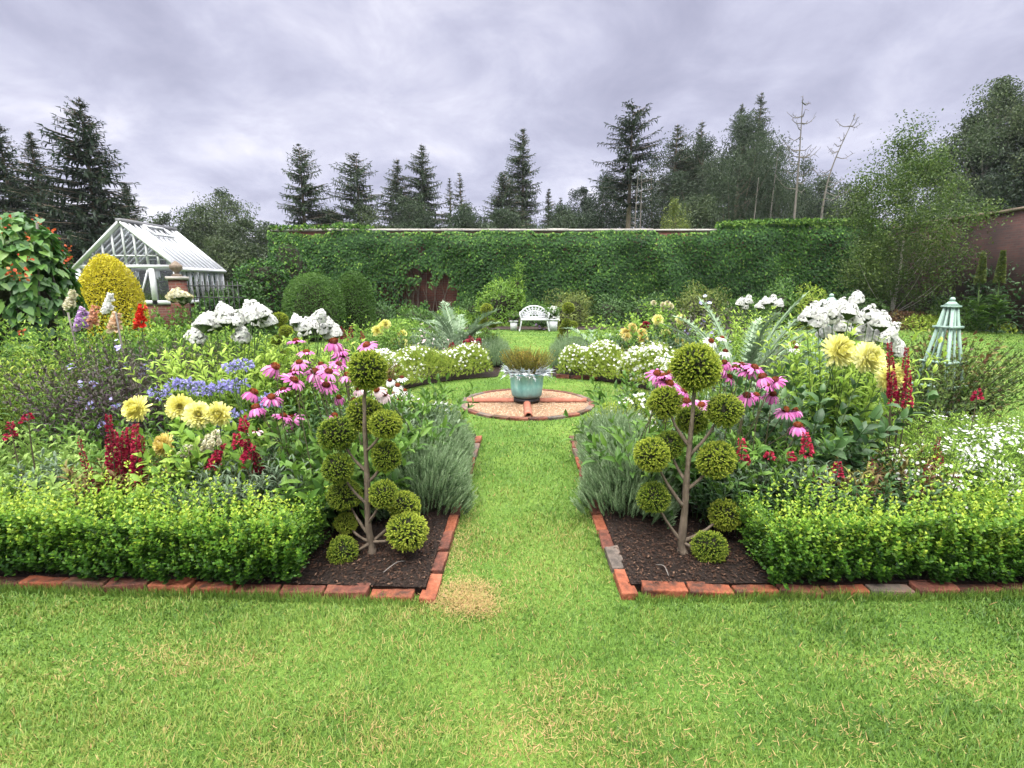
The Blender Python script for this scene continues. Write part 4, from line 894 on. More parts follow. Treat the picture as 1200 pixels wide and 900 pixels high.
white_mound('light green mound spangled with white flowers behind the hedge and maroon lobelia', 1135, 3.15, .42, .52, 62)
white_mound('light green mound spangled with white flowers outside the maroon lobelia', 1215, 3.3, .45, .55, 60)
white_mound('light green mound with sparse white flowers before the obelisk foot', 1090, 3.75, .45, .48, 12)
white_mound('light green mound with sparse white flowers outside the obelisk rose bush', 1190, 3.9, .46, .46, 30)
pp('bright green leafy mound between dahlia foliage and sparse white mound', 1055, 3.35, 90, .42, .26, .7, .06, .02, 'fresh', k=10)
t = pp('rose bush with reddish and yellow-tinged leaves climbing the pale green obelisk', 1118, 5.75, 90, .95, .28, .4, .065, .036, 'birch_leaf', 'oval', 13, name='rose_bush', cat='rose bush', smat='dark_stem', stemr=.005, bendz=.3)
mbx = MB(); P, N = dome(700, .46, .36, .98, .55, .3, 3, 5, .0); leaves(mbx, P, N+unit(len(P))*.5, N+A3(0, 0, .5), .065, .036, 'oval', 0, U(.2, 1, len(P))); mbx.build('young_leaves', M['bronze'], t)
pp('loose yellow-tinged rose stems in front of the pale green obelisk', 1105, 5.2, 70, .80, .25, .6, .06, .032, 'birch_leaf', 'oval', 10, name='rose_bush', cat='rose bush', smat='dark_stem', stemr=.004, bendz=.4)
pp('green shrubby rose stems outside the obelisk', 1158, 5.5, 16, .6, .16, .6, .06, .03, 'mid', 'oval', 10, name='rose_bush', cat='rose bush', smat='dark_stem', stemr=.004, bendz=.4)

# far beds: filler clumps
for lab, px, Y, h, mt, b in (
    ('grey-green clump behind the long lime edging mound', 535, 9.3, .5, 'greygreen', .45), ('pale smoky clump between far yellow dahlia and cardoon', 500, 9.4, .62, 'greygreen', .4),
    ('deep green clump beneath the far yellow dahlias, greenhouse side', 455, 9.0, .7, 'mid', .45), ('fresh green clump behind far yellow dahlias, greenhouse side', 440, 10.6, .6, 'fresh', .5),
    ('deep green clump at the outer end of the far bed, greenhouse side', 415, 8.6, .6, 'mid', .45), ('fresh green clump between far cardoon and its small topiary', 555, 11.0, .6, 'mid', .4),
    ('leafy clump behind the cardoon, facing the ivy wall', 500, 11.4, .7, 'mid', .5),
    ('deep green clump beneath the amber dahlias, obelisk side', 755, 9.1, .65, 'deep', .5), ('grey-green clump behind the white-speckled lime mound', 705, 9.4, .45, 'greygreen', .45),
    ('bronze-tinged clump between lime mound and amber dahlias', 722, 9.0, .45, 'bronze', .3), ('deep green clump beneath the tall yellow dahlias, obelisk side', 790, 9.3, .75, 'deep', .5),
    ('fresh green clump behind the amber dahlias, obelisk side', 740, 11.2, .6, 'fresh', .5), ('grey-green clump behind the obelisk-side white edging drift', 815, 8.8, .6, 'greygreen', .45),
    ('dark purple-leaved clump with violet flowers behind the tall yellow dahlias', 825, 9.4, 1.15, 'purple_leaf', .4), ('leafy green clump under the far white phlox', 850, 8.4, .6, 'mid', .5),
    ('green clump behind the tall silver cardoon, lawn side', 935, 7.6, .6, 'greygreen', .45), ('low green clump by the second obelisk', 960, 6.4, .55, 'mid', .4)):
    t = pp(lab, px, Y, 60, h, b, .45, .11, .036, mt, k=8)
    if 'violet' in lab: sprinkle(t, 10, .5, .5, 1.15, .035, 'agapanthus', .5, clump=4, cs=.05)
    if 'smoky' in lab: sprinkle(t, 24, .5, .5, .68, .03, 'pale_pink', .5, clump=3, cs=.05)
pp('green leafy potato-like plants between the scarlet gladiolus and the greenhouse', 200, 8.6, 120, .78, .8, .4, .12, .06, 'fresh', 'oval', 8, name='vegetable_plants', cat='plant')
pp('green leafy plants behind the scarlet gladiolus, below the golden dome', 165, 7.2, 100, .8, .6, .4, .11, .05, 'mid', 'oval', 8, name='vegetable_plants', cat='plant')
pp('green leafy plants behind the white phlox, toward the clipped domes', 290, 9.0, 110, .7, .8, .4, .10, .045, 'mid', 'oval', 8, name='vegetable_plants', cat='plant')
t = pp('cream-flowered hydrangea in front of the greenhouse pier', 213, 10.5, 60, 1.05, .4, .4, .11, .06, 'mid', 'oval', 8, name='hydrangea_bush', cat='shrub')
headed(t, 'flower_head', px_heads([(203,349),(211,347),(219,350),(214,352)], 10.3, .1), [phlox_mesh('cream_petal')], (2.0, 2.6), smat='stem')

# ------------------------------------------------------------------ runner bean row
def bean_row():
    x0, x1, y0, y1, h = -9.2, -6.05, 6.5, 7.3, 2.25
    c = A3((x0+x1)/2, (y0+y1)/2, 0); t = thing('runner_bean_row', 'tall runner bean row with heart-shaped leaves and orange-red flowers', 'bean row', tuple(c))
    def shell(n):
        u = U(-1, 1, n); v = rng.random(n)                        # v: over the tent from the near foot across the top to the far foot
        ang = v*math.pi; yy = -np.cos(ang); zz = np.sin(ang)**.35
        P = np.stack([u*(x1-x0)/2, yy*(y1-y0)/2, zz*h], 1); e = np.clip((1-np.abs(u))*3.2/.5, 0, 1)**.5
        P[:, 2] *= (.78+.22*e)*np.where(v < .1, v/.1, np.where(v > .9, (1-v)/.1, 1)); N = np.stack([u**5*.8, yy, zz*.6], 1)
        P += nrm(N)*(.10*vnoise(P, 2.6, 41)+rng.normal(0, .06, n))[:, None]; return P, nrm(N)
    mb = MB(); P, N = shell(5200); n = len(P); d = nrm(N*.35+A3(0, 0, -.75)+unit(n)*.45); leaves(mb, P, d, N+unit(n)*.35+A3(0, 0, .3), .125*U(.6, 1.25, n), .115*U(.6, 1.2, n), 'heart', 0, np.clip(rng.normal(.5, .22, n)+.15*vnoise(P, 5, 43), 0, 1))
    # the rounded end of the row
    m = 700; D = unit(m); Pe = A3((x1-x0)/2-.12, 0, h*.5)+D*A3(.22, .42, h*.5); leaves(mb, Pe, nrm(D*.4+A3(0, 0, -.7)+unit(m)*.4), D+unit(m)*.3, .12*U(.6, 1.2, m), .11*U(.6, 1.2, m), 'heart', 0, np.clip(rng.normal(.5, .22, m), 0, 1))
    mb.build('leaves', M['bean'], t)
    m2 = MB(); P, N = shell(260); P = np.repeat(P+N*.08, 7, 0)+rng.normal(0, .035, (len(P)*7, 3)); n = len(P)
    leaves(m2, P, unit(n), unit(n), .045, .035, 'oval', 0, U(0, 1, n)); m2.build('blossoms', M['orange_red'], t)
    m3 = MB(); blob(m3, (0, 0, h*.46), ((x1-x0)/2*.95, .24, h*.44), 0, .05, 3, 4); m3.build('row_core', M['dark_interior'], t)  # solid dark body added inside the row to block the view through
    m4 = MB()
    for x in np.linspace(x0+.15, x1-.1, 9):
        for s in (-1, 1): tube(m4, [(x-c[0], s*.36, 0), (x-c[0], 0, h+.05)], .011, 6)
    m4.build('bamboo_poles', M['dead_wood'], t)
bean_row()

# ------------------------------------------------------------------ clipped domes, golden dome and shrubs
g = at(123, 299, 12.); bush('golden_shrub', 'golden yellow clipped dome shrub before the greenhouse', 'shrub', g[0], 12., .69, .72, g[2], 21000, .05, .024, 'golden', lump=.05, thick=.2, core=.78, sq=.75)
for lab, px, Y, rx, yt, mat in (('round dark green clipped dome bush before the brick gap in the ivy', 366, 14.5, .84, 321, 'clipped'), ('narrower clipped dark green bush tucked behind the round dome bush', 413, 15.6, .62, 320, 'clipped')):
    g = at(px, yt, Y); bush('clipped_bush', lab, 'bush', g[0], Y, rx, rx, g[2], 15000, .05, .024, mat, lump=.03, thick=.15, core=.75, sq=.5, group='clipped dome bushes')
for lab, px, Y, rx, yt, mat in (('dark ivy-clad mound at the wall end by the greenhouse side', 308, 17.5, 1.15, 308, 'ivy_leaf'), ('dark rounded ivy bush merging into the wall end', 338, 19.5, 1.3, 285, 'ivy_leaf'),
    ('low dark shrub between greenhouse and ivy mound', 285, 16.0, .8, 330, 'yew'), ('dark bushes below the greenhouse railing', 255, 15.5, .9, 345, 'yew')):
    g = at(px, yt, Y); bush('ivy_bush', lab, 'bush', g[0], Y, rx, rx, g[2], 6500, .11, .08, mat, 'ivy', lump=.14, thick=.25, core=.8, group='dark bushes at the wall end')
SH = 'shrubs along the foot of the ivy wall'
for lab, px, Y, rx, yt, mat, lL, n in (
    ('pale green bushy shrub with upright top, behind the small topiary and bench', 590, 20.0, 1.05, 337, 'fresh', .12, 3600), ('slim upright pale green shrub rising above the bushy shrub', 603, 20.4, .42, 314, 'fresh', .11, 1500),
    ('dark green rounded shrub directly behind the white bench', 628, 19.8, .8, 352, 'mid', .10, 2600), ('olive green shrub behind the white planter with white flowers', 668, 19.6, .95, 341, 'decid_lime', .10, 3400),
    ('deep green shrub between the olive shrub and the ball dahlias', 712, 19.8, .95, 350, 'yew', .10, 3000), ('dark rounded shrub behind the cream ball dahlias', 760, 20.0, 1.1, 346, 'yew', .10, 3400),
    ('olive-green leafy shrub behind the tall yellow dahlias', 822, 18.6, .95, 334, 'decid_lime', .10, 3600), ('dark green shrub between the olive shrub and the tall cardoon', 870, 19.4, 1.0, 346, 'mid', .10, 3000),
    ('light green spreading shrub at the wall foot behind the phlox', 915, 18.8, .9, 340, 'mid', .11, 3000), ('lime-green shrub beside the second obelisk tip', 955, 18.4, .75, 342, 'lime', .10, 2400),
    ('dark shrub between the second obelisk tip and the birch', 1005, 19.2, 1.1, 340, 'yew', .10, 3200),
    ('low reddish-green shrub in front of the birch trunk', 1065, 18.3, .9, 366, 'bronze', .10, 2400), ('bright yellow-green low shrub at the far lawn edge near the obelisk', 1080, 17.9, .8, 372, 'lime', .10, 2000),
    ('tall dark shrub under the side wall', 1140, 19.0, 1.4, 338, 'deep', .12, 4200), ('dark leafy shrub against the red side wall', 1190, 17.4, 1.3, 318, 'deep', .12, 4200),
    ('fresh green shrub at the far lawn edge behind the obelisk', 1120, 18.0, .9, 358, 'mid', .11, 3000), ('lime-green low shrub at the far lawn edge below the side wall', 1165, 17.7, .9, 366, 'lime', .11, 2600),
    ('yellow-green feathery low shrub beyond the obelisk lawn', 1195, 17.0, .9, 372, 'lime', .11, 2600),
    ('brown-green low shrub under the exposed brick', 490, 20.0, 1.0, 364, 'mid', .10, 2400), ('dark shrub by the brick gap beside the clipped dome', 440, 19.5, .9, 355, 'yew', .10, 2400),
    ('bright green low plant beside the brick gap', 530, 19.6, .8, 366, 'fresh', .12, 2000), ('deep green shrub between brick gap and pale bushy shrub', 552, 20.6, .9, 352, 'yew', .10, 2600),
    ('low green shrub under the clipped dome bushes', 400, 17.6, 1.0, 374, 'mid', .09, 2200), ('low green shrub at the border edge by the brick gap', 465, 18.4, 1.0, 378, 'fresh', .09, 2000)):
    g = at(px, yt, Y); bush('border_shrub', lab, 'shrub', g[0], Y, rx, rx*.9, max(g[2], .25), n, lL*1.15, lL*.5, mat, 'lance', lump=.26, thick=.5, freq=3.5, core=.6, group=SH)
for lab, px, Y, y1 in (('tall cream flower spire before the side wall, closer to the birch', 1149, 16.5, 296), ('tall cream flower spire before the side wall, outermost of two', 1172, 16.2, 294)):
    b = at(px+4, y1, Y); t = thing('spire_plant', lab, 'plant', (at(px-6, 400, Y)[0], Y, .02), 'cream flower spires'); base = np.array(t.location); m = MB(); e = b-base
    spike(m, e*.62+A3(-.05, 0, 0), e, .10, 260, .10, tone=(.3, .2)); m.build('flower_spike', M['decid_lime'], t); m = MB(); tube(m, smooth_path([A3(0, 0, 0), e*.6+A3(-.06, 0, 0), e], 8), .02, 5); m.build('stem', M['stem'], t)
    m = MB(); k = 60; z = U(.2, 1.1, k); a = U(0, 6.28, k); leaves(m, np.stack([e[0]*z/e[2], 0*z, z], 1), np.stack([np.cos(a), np.sin(a), .5+0*a], 1), A3(0, 0, 1)+unit(k)*.3, .35, .12, 'lance', 0, U(0, 1, k)); m.build('leaves', M['mid'], t)

# ------------------------------------------------------------------ garden wall, coping, ivy
WY, WH = 23.0, 3.82
def brick_wall_material(nm='brickwork', c1=(.22,.065,.04,1), c2=(.13,.045,.035,1), mo=(.2,.15,.12,1)):
    m, nt, b, o = mat_new(nm)
    tc = nt.nodes.new('ShaderNodeTexCoord'); sp = nt.nodes.new('ShaderNodeSeparateXYZ'); cb = nt.nodes.new('ShaderNodeCombineXYZ')
    nt.links.new(tc.outputs['Object'], sp.inputs[0]); nt.links.new(math_node(nt, 'ADD', sp.outputs[0], sp.outputs[1]), cb.inputs[0]); nt.links.new(sp.outputs[2], cb.inputs[1])
    br = nt.nodes.new('ShaderNodeTexBrick'); br.inputs['Scale'].default_value = 1; br.inputs['Brick Width'].default_value = .225; br.inputs['Row Height'].default_value = .075; br.inputs['Mortar Size'].default_value = .008
    br.inputs['Color1'].default_value = c1; br.inputs['Color2'].default_value = c2; br.inputs['Mortar'].default_value = mo
    nt.links.new(cb.outputs[0], br.inputs['Vector'])
    n = nt.nodes.new('ShaderNodeTexNoise'); n.inputs['Scale'].default_value = .8; n.inputs['Detail'].default_value = 8; nt.links.new(tc.outputs['Object'], n.inputs['Vector'])
    r = ramp_node(nt, [(.3,(.35,.33,.33)),(.55,(.8,.75,.72)),(.72,(1.25,1.1,1.05))]); nt.links.new(n.outputs[0], r.inputs[0])
    mx = nt.nodes.new('ShaderNodeMix'); mx.data_type = 'RGBA'; mx.blend_type = 'MULTIPLY'; mx.inputs[0].default_value = 1
    nt.links.new(br.outputs[0], mx.inputs[6]); nt.links.new(r.outputs[0], mx.inputs[7]); nt.links.new(mx.outputs[2], b.inputs['Base Color'])
    b.inputs['Roughness'].default_value = .9; return m
M['brickwork'] = brick_wall_material(); M['old_brickwork'] = brick_wall_material('stained_brickwork', (.085,.03,.025,1), (.045,.02,.02,1), (.06,.045,.04,1)); M['coping'] = roughmat('coping', [(.2,.18,.16),(.42,.39,.36),(.58,.55,.52)], 2.2, bump=.4, stretch=(1,1,1))
def wall(name, label, lo, hi, along, bm=None, cm=None):
    t = thing(name, label, 'wall', (0, 0, 0)); m = MB(); box(m, lo, hi); m.build('brickwork', bm or M['brickwork'], t)
    m = MB(); L = hi[along]-lo[along]; n = int(L/.9)
    for i in range(n):
        a = lo[along]+L*i/n; b = lo[along]+L*(i+1)/n-.012; q0, q1 = list(lo), list(hi); q0[along], q1[along] = a, b; o = 1-along
        q0[o] -= .06; q1[o] += .06; q0[2] = hi[2]+.002; q1[2] = hi[2]+.10+random.gauss(0, .006); box(m, q0, q1)
    m.build('coping', cm or M['coping'], t); return t
wall('garden_wall', 'old red brick garden wall with pale stone coping, mostly hidden by ivy', (-10.4, WY, -.1), (16.2, WY+.36, WH), 0)
wall('side_wall', 'red brick side wall beyond the birch, stained dark in places', (16.2, 9.0, -.1), (16.56, WY-.003, WH+.04), 1, M['old_brickwork'], M['bark'])
def ivy():
    t = thing('wall_ivy', 'dense dark green ivy clipped flat over the long garden wall', 'ivy', (0, WY, 0)); mb = MB(); n = 74000
    x = U(-10.5, 16.0, n); z = U(.0, 3.82, n); bulge = .38+.20*vnoise(np.stack([x, z*0, z], 1), 1.1, 61)+.09*vnoise(np.stack([x, z*0, z], 1), 3.4, 62)
    topz = np.where(x > 8.8, 4.02+.12*np.clip((x-9)/2, 0, 1), 3.80)+.10*vnoise(np.stack([x, x*0, x*0], 1), 1.7, 63)+.05*vnoise(np.stack([x, x*0, x*0], 1), 7, 66)
    z = z/3.82*topz; bulge = bulge*np.clip((topz-z)/.5, .25, 1)**.5
    y = -bulge*(1-.5*rng.random(n)**2)
    def hole(px, py, rx, rz):
        c = at(px, py, WY); q = np.sqrt(((x-c[0])/rx)**2+((z-c[2])/rz)**2)-.6*vnoise(np.stack([x, z, z*0], 1), 2.4, 64); return rng.random(n) < np.clip((1.32-q)*2.2, 0, 1)
    gap = hole(506, 344, .85, 1.0) | (hole(455, 345, 1.0, .8) & (rng.random(n) < .55)) | (hole(478, 330, .9, 1.0) & (rng.random(n) < .35))
    keep = ~gap; x, y, z, topz = x[keep], y[keep], z[keep], topz[keep]; P = np.stack([x, y, z], 1); n = len(P)
    d = nrm(np.stack([rng.normal(0, .45, n), np.full(n, -.5), np.full(n, -.75)], 1)+unit(n)*.3); up = A3(0, -1, .55)+unit(n)*.45
    young = np.clip(1-(topz-z)/.22, 0, 1)*.45
    tn = np.clip(rng.normal(.42, .17, n)+.10*vnoise(P, 2.2, 65)+young*(rng.random(n) < .6), 0, 1)
    leaves(mb, P, d, up, .115*U(.7, 1.25, n), .10*U(.7, 1.2, n), 'ivy', 0, tn)
    # tufts on top of the thick end
    m = 2600; xt = U(8.9, 15.8, m); Pt = np.stack([xt, U(-.3, .5, m), 4.02+.12*np.clip((xt-9)/2, 0, 1)+U(-.08, .16, m)], 1); leaves(mb, Pt, unit(m)+A3(0, 0, .6), unit(m)+A3(0, -.3, 1), .12, .10, 'ivy', 0, U(.55, 1, m))
    m = 900; xt = U(-10.4, -6.0, m); Pt = np.stack([xt, U(-.25, .4, m), WH+.06+U(-.04, .2, m)*(.6+.6*vnoise(np.stack([xt, xt*0, xt*0], 1), 3, 67))], 1); leaves(mb, Pt, unit(m)+A3(0, 0, .6), unit(m)+A3(0, -.3, 1), .12, .10, 'ivy', 0, U(.4, 1, m))
    mb.build('foliage', M['ivy_leaf'], t)
    m2 = MB(); k = 60; xs = np.concatenate([U(-6.2, -3.2, 24), U(-10, 15.5, 36)]); B = np.stack([xs, np.full(k, -.03), 0*xs+.02], 1); E = B+np.stack([rng.normal(0, .5, k), U(-.12, -.03, k), U(1.2, 3.3, k)], 1)
    stems(m2, B, E, .022, .008, 0, bend=rng.normal(0, .12, (k, 3))*A3(1, .15, .2)); m2.build('creeper_vines', M['bark'], t)
ivy()

# ------------------------------------------------------------------ trees beyond the wall
def conifer(label, px, ytop, Y, r, base=.12, dens=1.0, droop=-.15, mat='conifer_a', p=.85, bare=.0, up=.25, gap=.12, levels=62, lean=0, group='conifers beyond the garden wall', name='conifer_tree', spray=.62):
    top = at(px, ytop, Y); h = top[2]; t = thing(name, label, 'tree', (top[0], Y, 0), group)
    mb = MB(); tube(mb, smooth_path([(0, 0, 0), (lean*.3, 0, h*.5), (0, 0, h)], 14), np.linspace(.022*h, .012, 14), 8, 0, wob=.06); mb.build('trunk', M['bark'], t)
    cr = MB(); PP, DD, NN, LL, WW, TT = [], [], [], [], [], []; A_, B_ = [], []; z0 = base*h; side = random.uniform(0, 6.28)
    for l in range(levels):
        f = (l+random.random()*.8)/levels; z = z0+(h-z0)*.99*f**.92; prof = (1-f)**p*min(1, .55+f*3)+.015
        nb = max(3, int(random.choice((5, 6, 7))*dens))
        for b in range(nb):
            if random.random() < gap: continue
            az = random.uniform(0, 6.28); L = r*1.22*prof*random.uniform(.5, 1.12)*(1+.18*math.cos(az-side))
            if L < .12: L = .12
            el = droop+(.42-droop)*f**2.2+random.gauss(0, .10); o = A3(math.cos(az), math.sin(az), 0)
            k = max(3, int(L/.23)); s = np.linspace(.12, 1, k); zz = math.tan(el)*s*L+up*L*(s**2)*(1-.6*f)-.10*L*s
            P = np.stack([o[0]*s*L, o[1]*s*L, np.minimum(z+zz, h*.99)], 1); A_.append(P[0]*A3(.1, .1, 1)); B_.append(P[-1])
            sd = A3(-o[1], o[0], 0); tg = nrm(np.gradient(P, axis=0))
            for sg in (-1, 0, 1):
                m = len(P); sl = spray*(1.0-.45*s)*U(.7, 1.2, m)*(.28+.72*min(1, L/1.5))
                d = tg*(.75 if sg else 1.0)+sd*sg*U(.5, .95, m)[:, None]+A3(0, 0, -1)*U(-.05, .35, m)[:, None]
                PP.append(P+rng.normal(0, .03, (m, 3))); DD.append(d); NN.append(np.repeat(A3(0, 0, 1)[None], m, 0)+unit(m)*.35); LL.append(sl); WW.append(sl*.34)
                TT.append(np.clip(rng.normal(.45, .18, m)+.15*s, 0, 1))
            m = len(P); PP.append(P); DD.append(tg*.35+A3(0, 0, -1)+unit(m)*.3); NN.append(o+unit(m)*.5); LL.append(spray*.7*U(.6, 1.2, m)*(.22+.78*min(1, L/1.5))); WW.append(LL[-1]*.3); TT.append(np.clip(rng.normal(.35, .18, m), 0, 1))
    leaves(cr, np.concatenate(PP), np.concatenate(DD), np.concatenate(NN), np.concatenate(LL), np.concatenate(WW), 'rhomb', 0, np.concatenate(TT))
    stems(cr, np.array(A_), np.array(B_), .035, .012, 1); cr.build('crown', [M[mat], M['bark']], t)
    if bare:
        m = MB(); k = int(bare*30); z = U(.1*h, z0, k); az = U(0, 6.28, k); B = np.stack([0*z, 0*z, z], 1); E = B+np.stack([np.cos(az), np.sin(az), U(-.3, .2, k)], 1)*U(.5, 1.8, k)[:, None]; stems(m, B, E, .04, .012); m.build('bare_crown', M['dead_wood'], t)
    return t
def broadleaf(label, px, ytop, Y, rx, base=.2, n=7000, lL=.24, mat='decid_far', nc=46, trunk='bark', group='broadleaf trees beyond the garden wall', name='broadleaf_tree', ry=None, cs=.17, shape='oval', wid=.5, tr=.02, top=.62, hang=.2, z0=0):
    tp = at(px, ytop, Y); h = tp[2]; t = thing(name, label, 'tree', (tp[0], Y, z0), group); ry = ry or rx; hz = h*(1-base)/2; cz = h*base+hz
    D = unit(nc); rad = U(.25, .95, nc)**.6*(1+.22*vnoise(D, 2.3, nseed())); Cn = D*rad[:, None]*A3(rx, ry, hz); Cn[:, :2] *= (1-top*np.clip(Cn[:, 2:3]/hz, 0, 1)**1.5); Cn[:, 2] += cz; Cn[0] = (0, 0, h-.06*h)
    n = int(n*1.7); i = rng.integers(0, nc, n); P = Cn[i]+np.clip(rng.normal(0, 1, (n, 3)), -1.6, 1.6)*A3(rx, ry, hz*.7)*cs*(.6+.8*((i*37) % 10)/10)[:, None]; n = len(P)
    lL = lL*.72; d = unit(n)+A3(0, 0, -hang); up = unit(n)+A3(0, 0, .9); cl = rng.normal(.48, .13, nc)
    cr = MB(); leaves(cr, P, d, up, lL*U(.6, 1.25, n), lL*wid*U(.6, 1.2, n), shape, 0, np.clip(cl[i]+rng.normal(0, .15, n), 0, 1)); cr.build('crown', M[mat], t)
    mb = MB(); tube(mb, smooth_path([(0, 0, 0), (random.gauss(0, .06*rx), 0, h*.4), (random.gauss(0, .05*rx), 0, h*.92)], 14), np.linspace(tr*h, .012, 14), 9, 0, wob=.07)
    for c in Cn[:min(nc, 36 if nc < 120 else 20)]:
        zs = max(h*.06, c[2]-np.linalg.norm(c[:2])*random.uniform(1.1, 1.9)); a = A3(0, 0, zs); tube(mb, smooth_path([a, a*.55+c*.45+A3(c[0], c[1], 0)*.12, c], 6), np.linspace(tr*h*.24, .008, 6), 5, 0, cap=False)
    mb.build('trunk', M[trunk], t); return t
conifer('dark spruce cut by the photo edge above the bean row', -4, 142, 34, 3.0, .05, mat='conifer_a')
conifer('dark spruce above the bean row, second from the photo edge', 34, 152, 33, 2.5, .05, mat='conifer_a')
conifer('tall pointed dark spruce standing alone behind the golden dome', 92, 114, 31, 3.5, .05, 1.15, mat='conifer_a', p=.8, gap=.16)
conifer('smaller spruce between the tall lone spruce and the greenhouse ridge', 146, 214, 38, 2.4, .05, mat='conifer_b')
conifer('open-crowned spruce above the wall end, set apart from others', 350, 168, 46, 2.9, .1, .9, mat='conifer_b', gap=.25, p=.6)
conifer('ragged spruce second beyond the wall end', 417, 179, 48, 3.3, .1, .85, mat='conifer_b', gap=.28, p=.55)
conifer('dense spruce third beyond the wall end', 465, 185, 52, 3.5, .1, 1.1, mat='conifer_b', gap=.12)
conifer('taller dense spruce beside the third one, with a broad skirt', 494, 168, 52, 4.2, .1, 1.15, mat='conifer_b', gap=.12)
conifer('thin sparse spire of a spruce beside another thin one', 527, 208, 56, 1.6, .1, .8, mat='conifer_b', gap=.35)
conifer('sparse thin spruce with a crooked tip', 538, 202, 54, 2.4, .1, .8, mat='conifer_b', gap=.3, lean=1)
conifer('bushy spruce before the tall slim spruce', 588, 200, 52, 4.2, .1, 1.15, mat='conifer_b')
conifer('tall slim spruce with layered branches at the middle of the skyline', 613, 149, 56, 2.7, .22, 1.0, mat='conifer_b', p=.62, gap=.2, droop=-.1)
conifer('small pointed spruce in the sky gap', 643, 221, 56, 2.0, .1, 1.0, mat='conifer_b')
conifer('very small spruce next to the flat-topped pine', 657, 231, 60, 1.7, .1, 1.0, mat='conifer_b')
conifer('tall ragged pine with long bare pale trunk', 742, 121, 46, 2.7, .48, 1.1, droop=-.05, mat='conifer_a', p=.42, gap=.3, bare=.8, up=.2, levels=30)
conifer('pointed larch between the ragged pine and the mixed stand', 794, 145, 52, 2.6, .15, 1.0, mat='conifer_b', gap=.22, p=.6)
conifer('pointed spruce rising behind the broad cedar-like tree', 823, 140, 54, 3.8, .1, 1.0, mat='conifer_b', gap=.2)
conifer('highest spruce of the mixed stand, behind the broad cedar-like tree', 893, 107, 56, 4.2, .15, 1.05, mat='conifer_b', gap=.15)
conifer('spruce shoulder beside the highest spruce', 870, 120, 58, 3.8, .2, 1.0, mat='conifer_b', gap=.2)
broadleaf('broad drooping cedar-like tree in the middle of the mixed stand', 872, 146, 50, 5.6, .1, 30000, .34, 'conifer_b', 60, wid=.26, hang=.7, cs=.15)
broadleaf('dark bushy tree beside the broad cedar-like tree', 826, 160, 51, 4.4, .1, 18000, .34, 'conifer_b', 44, wid=.3, hang=.5)
broadleaf('flat-topped dark pine in the sky gap', 684, 216, 54, 2.3, .45, 5200, .34, 'conifer_a', 26, wid=.25, hang=.1, top=.1)
for lab, px, yt, Y, rx, mt in (('dark rounded tree below the ragged pine', 712, 205, 52, 3.6, 'conifer_a'), ('dark rounded tree behind the pale bare trunks', 768, 180, 54, 3.8, 'conifer_b'), ('low dark tree behind the wall below the small spruce', 660, 240, 50, 3.2, 'conifer_b'),
    ('grey-green bushy tree just over the wall beside the cedar', 815, 230, 40, 2.6, 'decid_far'), ('low bushy tree over the wall below the thin spruces', 545, 238, 48, 3.0, 'conifer_b'), ('low bushy tree over the wall below the ragged spruce', 425, 240, 46, 2.6, 'decid_far'),
    ('low bushy tree between the wall-end spruces', 388, 248, 48, 2.4, 'decid_far'), ('bushy dark tree behind the dead trunk', 915, 168, 53, 4.2, 'conifer_b'), ('tall bushy dark tree between ragged pine and cedar', 800, 178, 55, 3.8, 'conifer_b'), ('rounded dark tree behind the dead forked pine', 945, 186, 55, 3.6, 'conifer_b'), ('bushy grey-green tree behind the dead forked pine', 970, 205, 54, 3.8, 'conifer_b'),
    ('grey-green tree between dead pine and birch', 1005, 225, 46, 3.2, 'decid_far'), ('low bushy tree over the wall behind the small spruce tip', 585, 245, 46, 2.6, 'conifer_b'),
    ('bushy tree over the wall below the tall broad spruces', 480, 235, 48, 3.0, 'conifer_b'), ('dark tree filling the stand behind the cedar trunk', 880, 205, 56, 4.4, 'conifer_a'), ('dark tree at the stand foot by the dead trunk', 945, 222, 50, 3.0, 'conifer_a')):
    broadleaf(lab, px, yt, Y, rx*1.1, .08, 8500, .36, mt, 40, wid=.34, hang=.3)
broadleaf('yellow-green small tree just over the wall before the ragged pine', 790, 238, 34, 1.5, .1, 2600, .2, 'decid_lime', 24)
broadleaf('airy grey-green birch-like tree behind the greenhouse, taller of two', 258, 219, 42, 2.9, .2, 8000, .26, 'decid_far', 50, hang=.6)
broadleaf('rounded grey-green tree beside the wall end', 285, 255, 38, 3.0, .1, 8000, .26, 'decid_far', 46, hang=.4)
broadleaf('rounded grey-green tree behind the greenhouse roof', 232, 240, 40, 2.8, .1, 7000, .26, 'decid_far', 40, hang=.4)
broadleaf('small grey-green tree just behind the greenhouse ridge', 184, 256, 40, 2.2, .1, 5000, .26, 'decid_far', 34)
broadleaf('dark tree behind the greenhouse below the lone spruce', 120, 250, 36, 2.8, .05, 6500, .3, 'conifer_a', 40)
broadleaf('dark tree at the wall end below the lone open spruce', 318, 262, 40, 2.2, .05, 5000, .26, 'conifer_b', 34)
broadleaf('tall wind-blown birch behind the side wall', 1178, 84, 34, 3.4, .12, 24000, .24, 'decid_far', 64, hang=.8, cs=.13, trunk='birch_bark')
broadleaf('dense dark tree behind the side wall, birch side', 1148, 132, 35, 3.2, .1, 18000, .26, 'conifer_a', 54, hang=.6, cs=.14)
broadleaf('dense dark tree behind the side wall at the photo edge', 1215, 150, 32, 3.6, .05, 14000, .28, 'conifer_a', 50, hang=.5)
broadleaf('dark leafy tree over the side wall corner', 1120, 205, 32, 2.4, .05, 7000, .24, 'decid_far', 40)
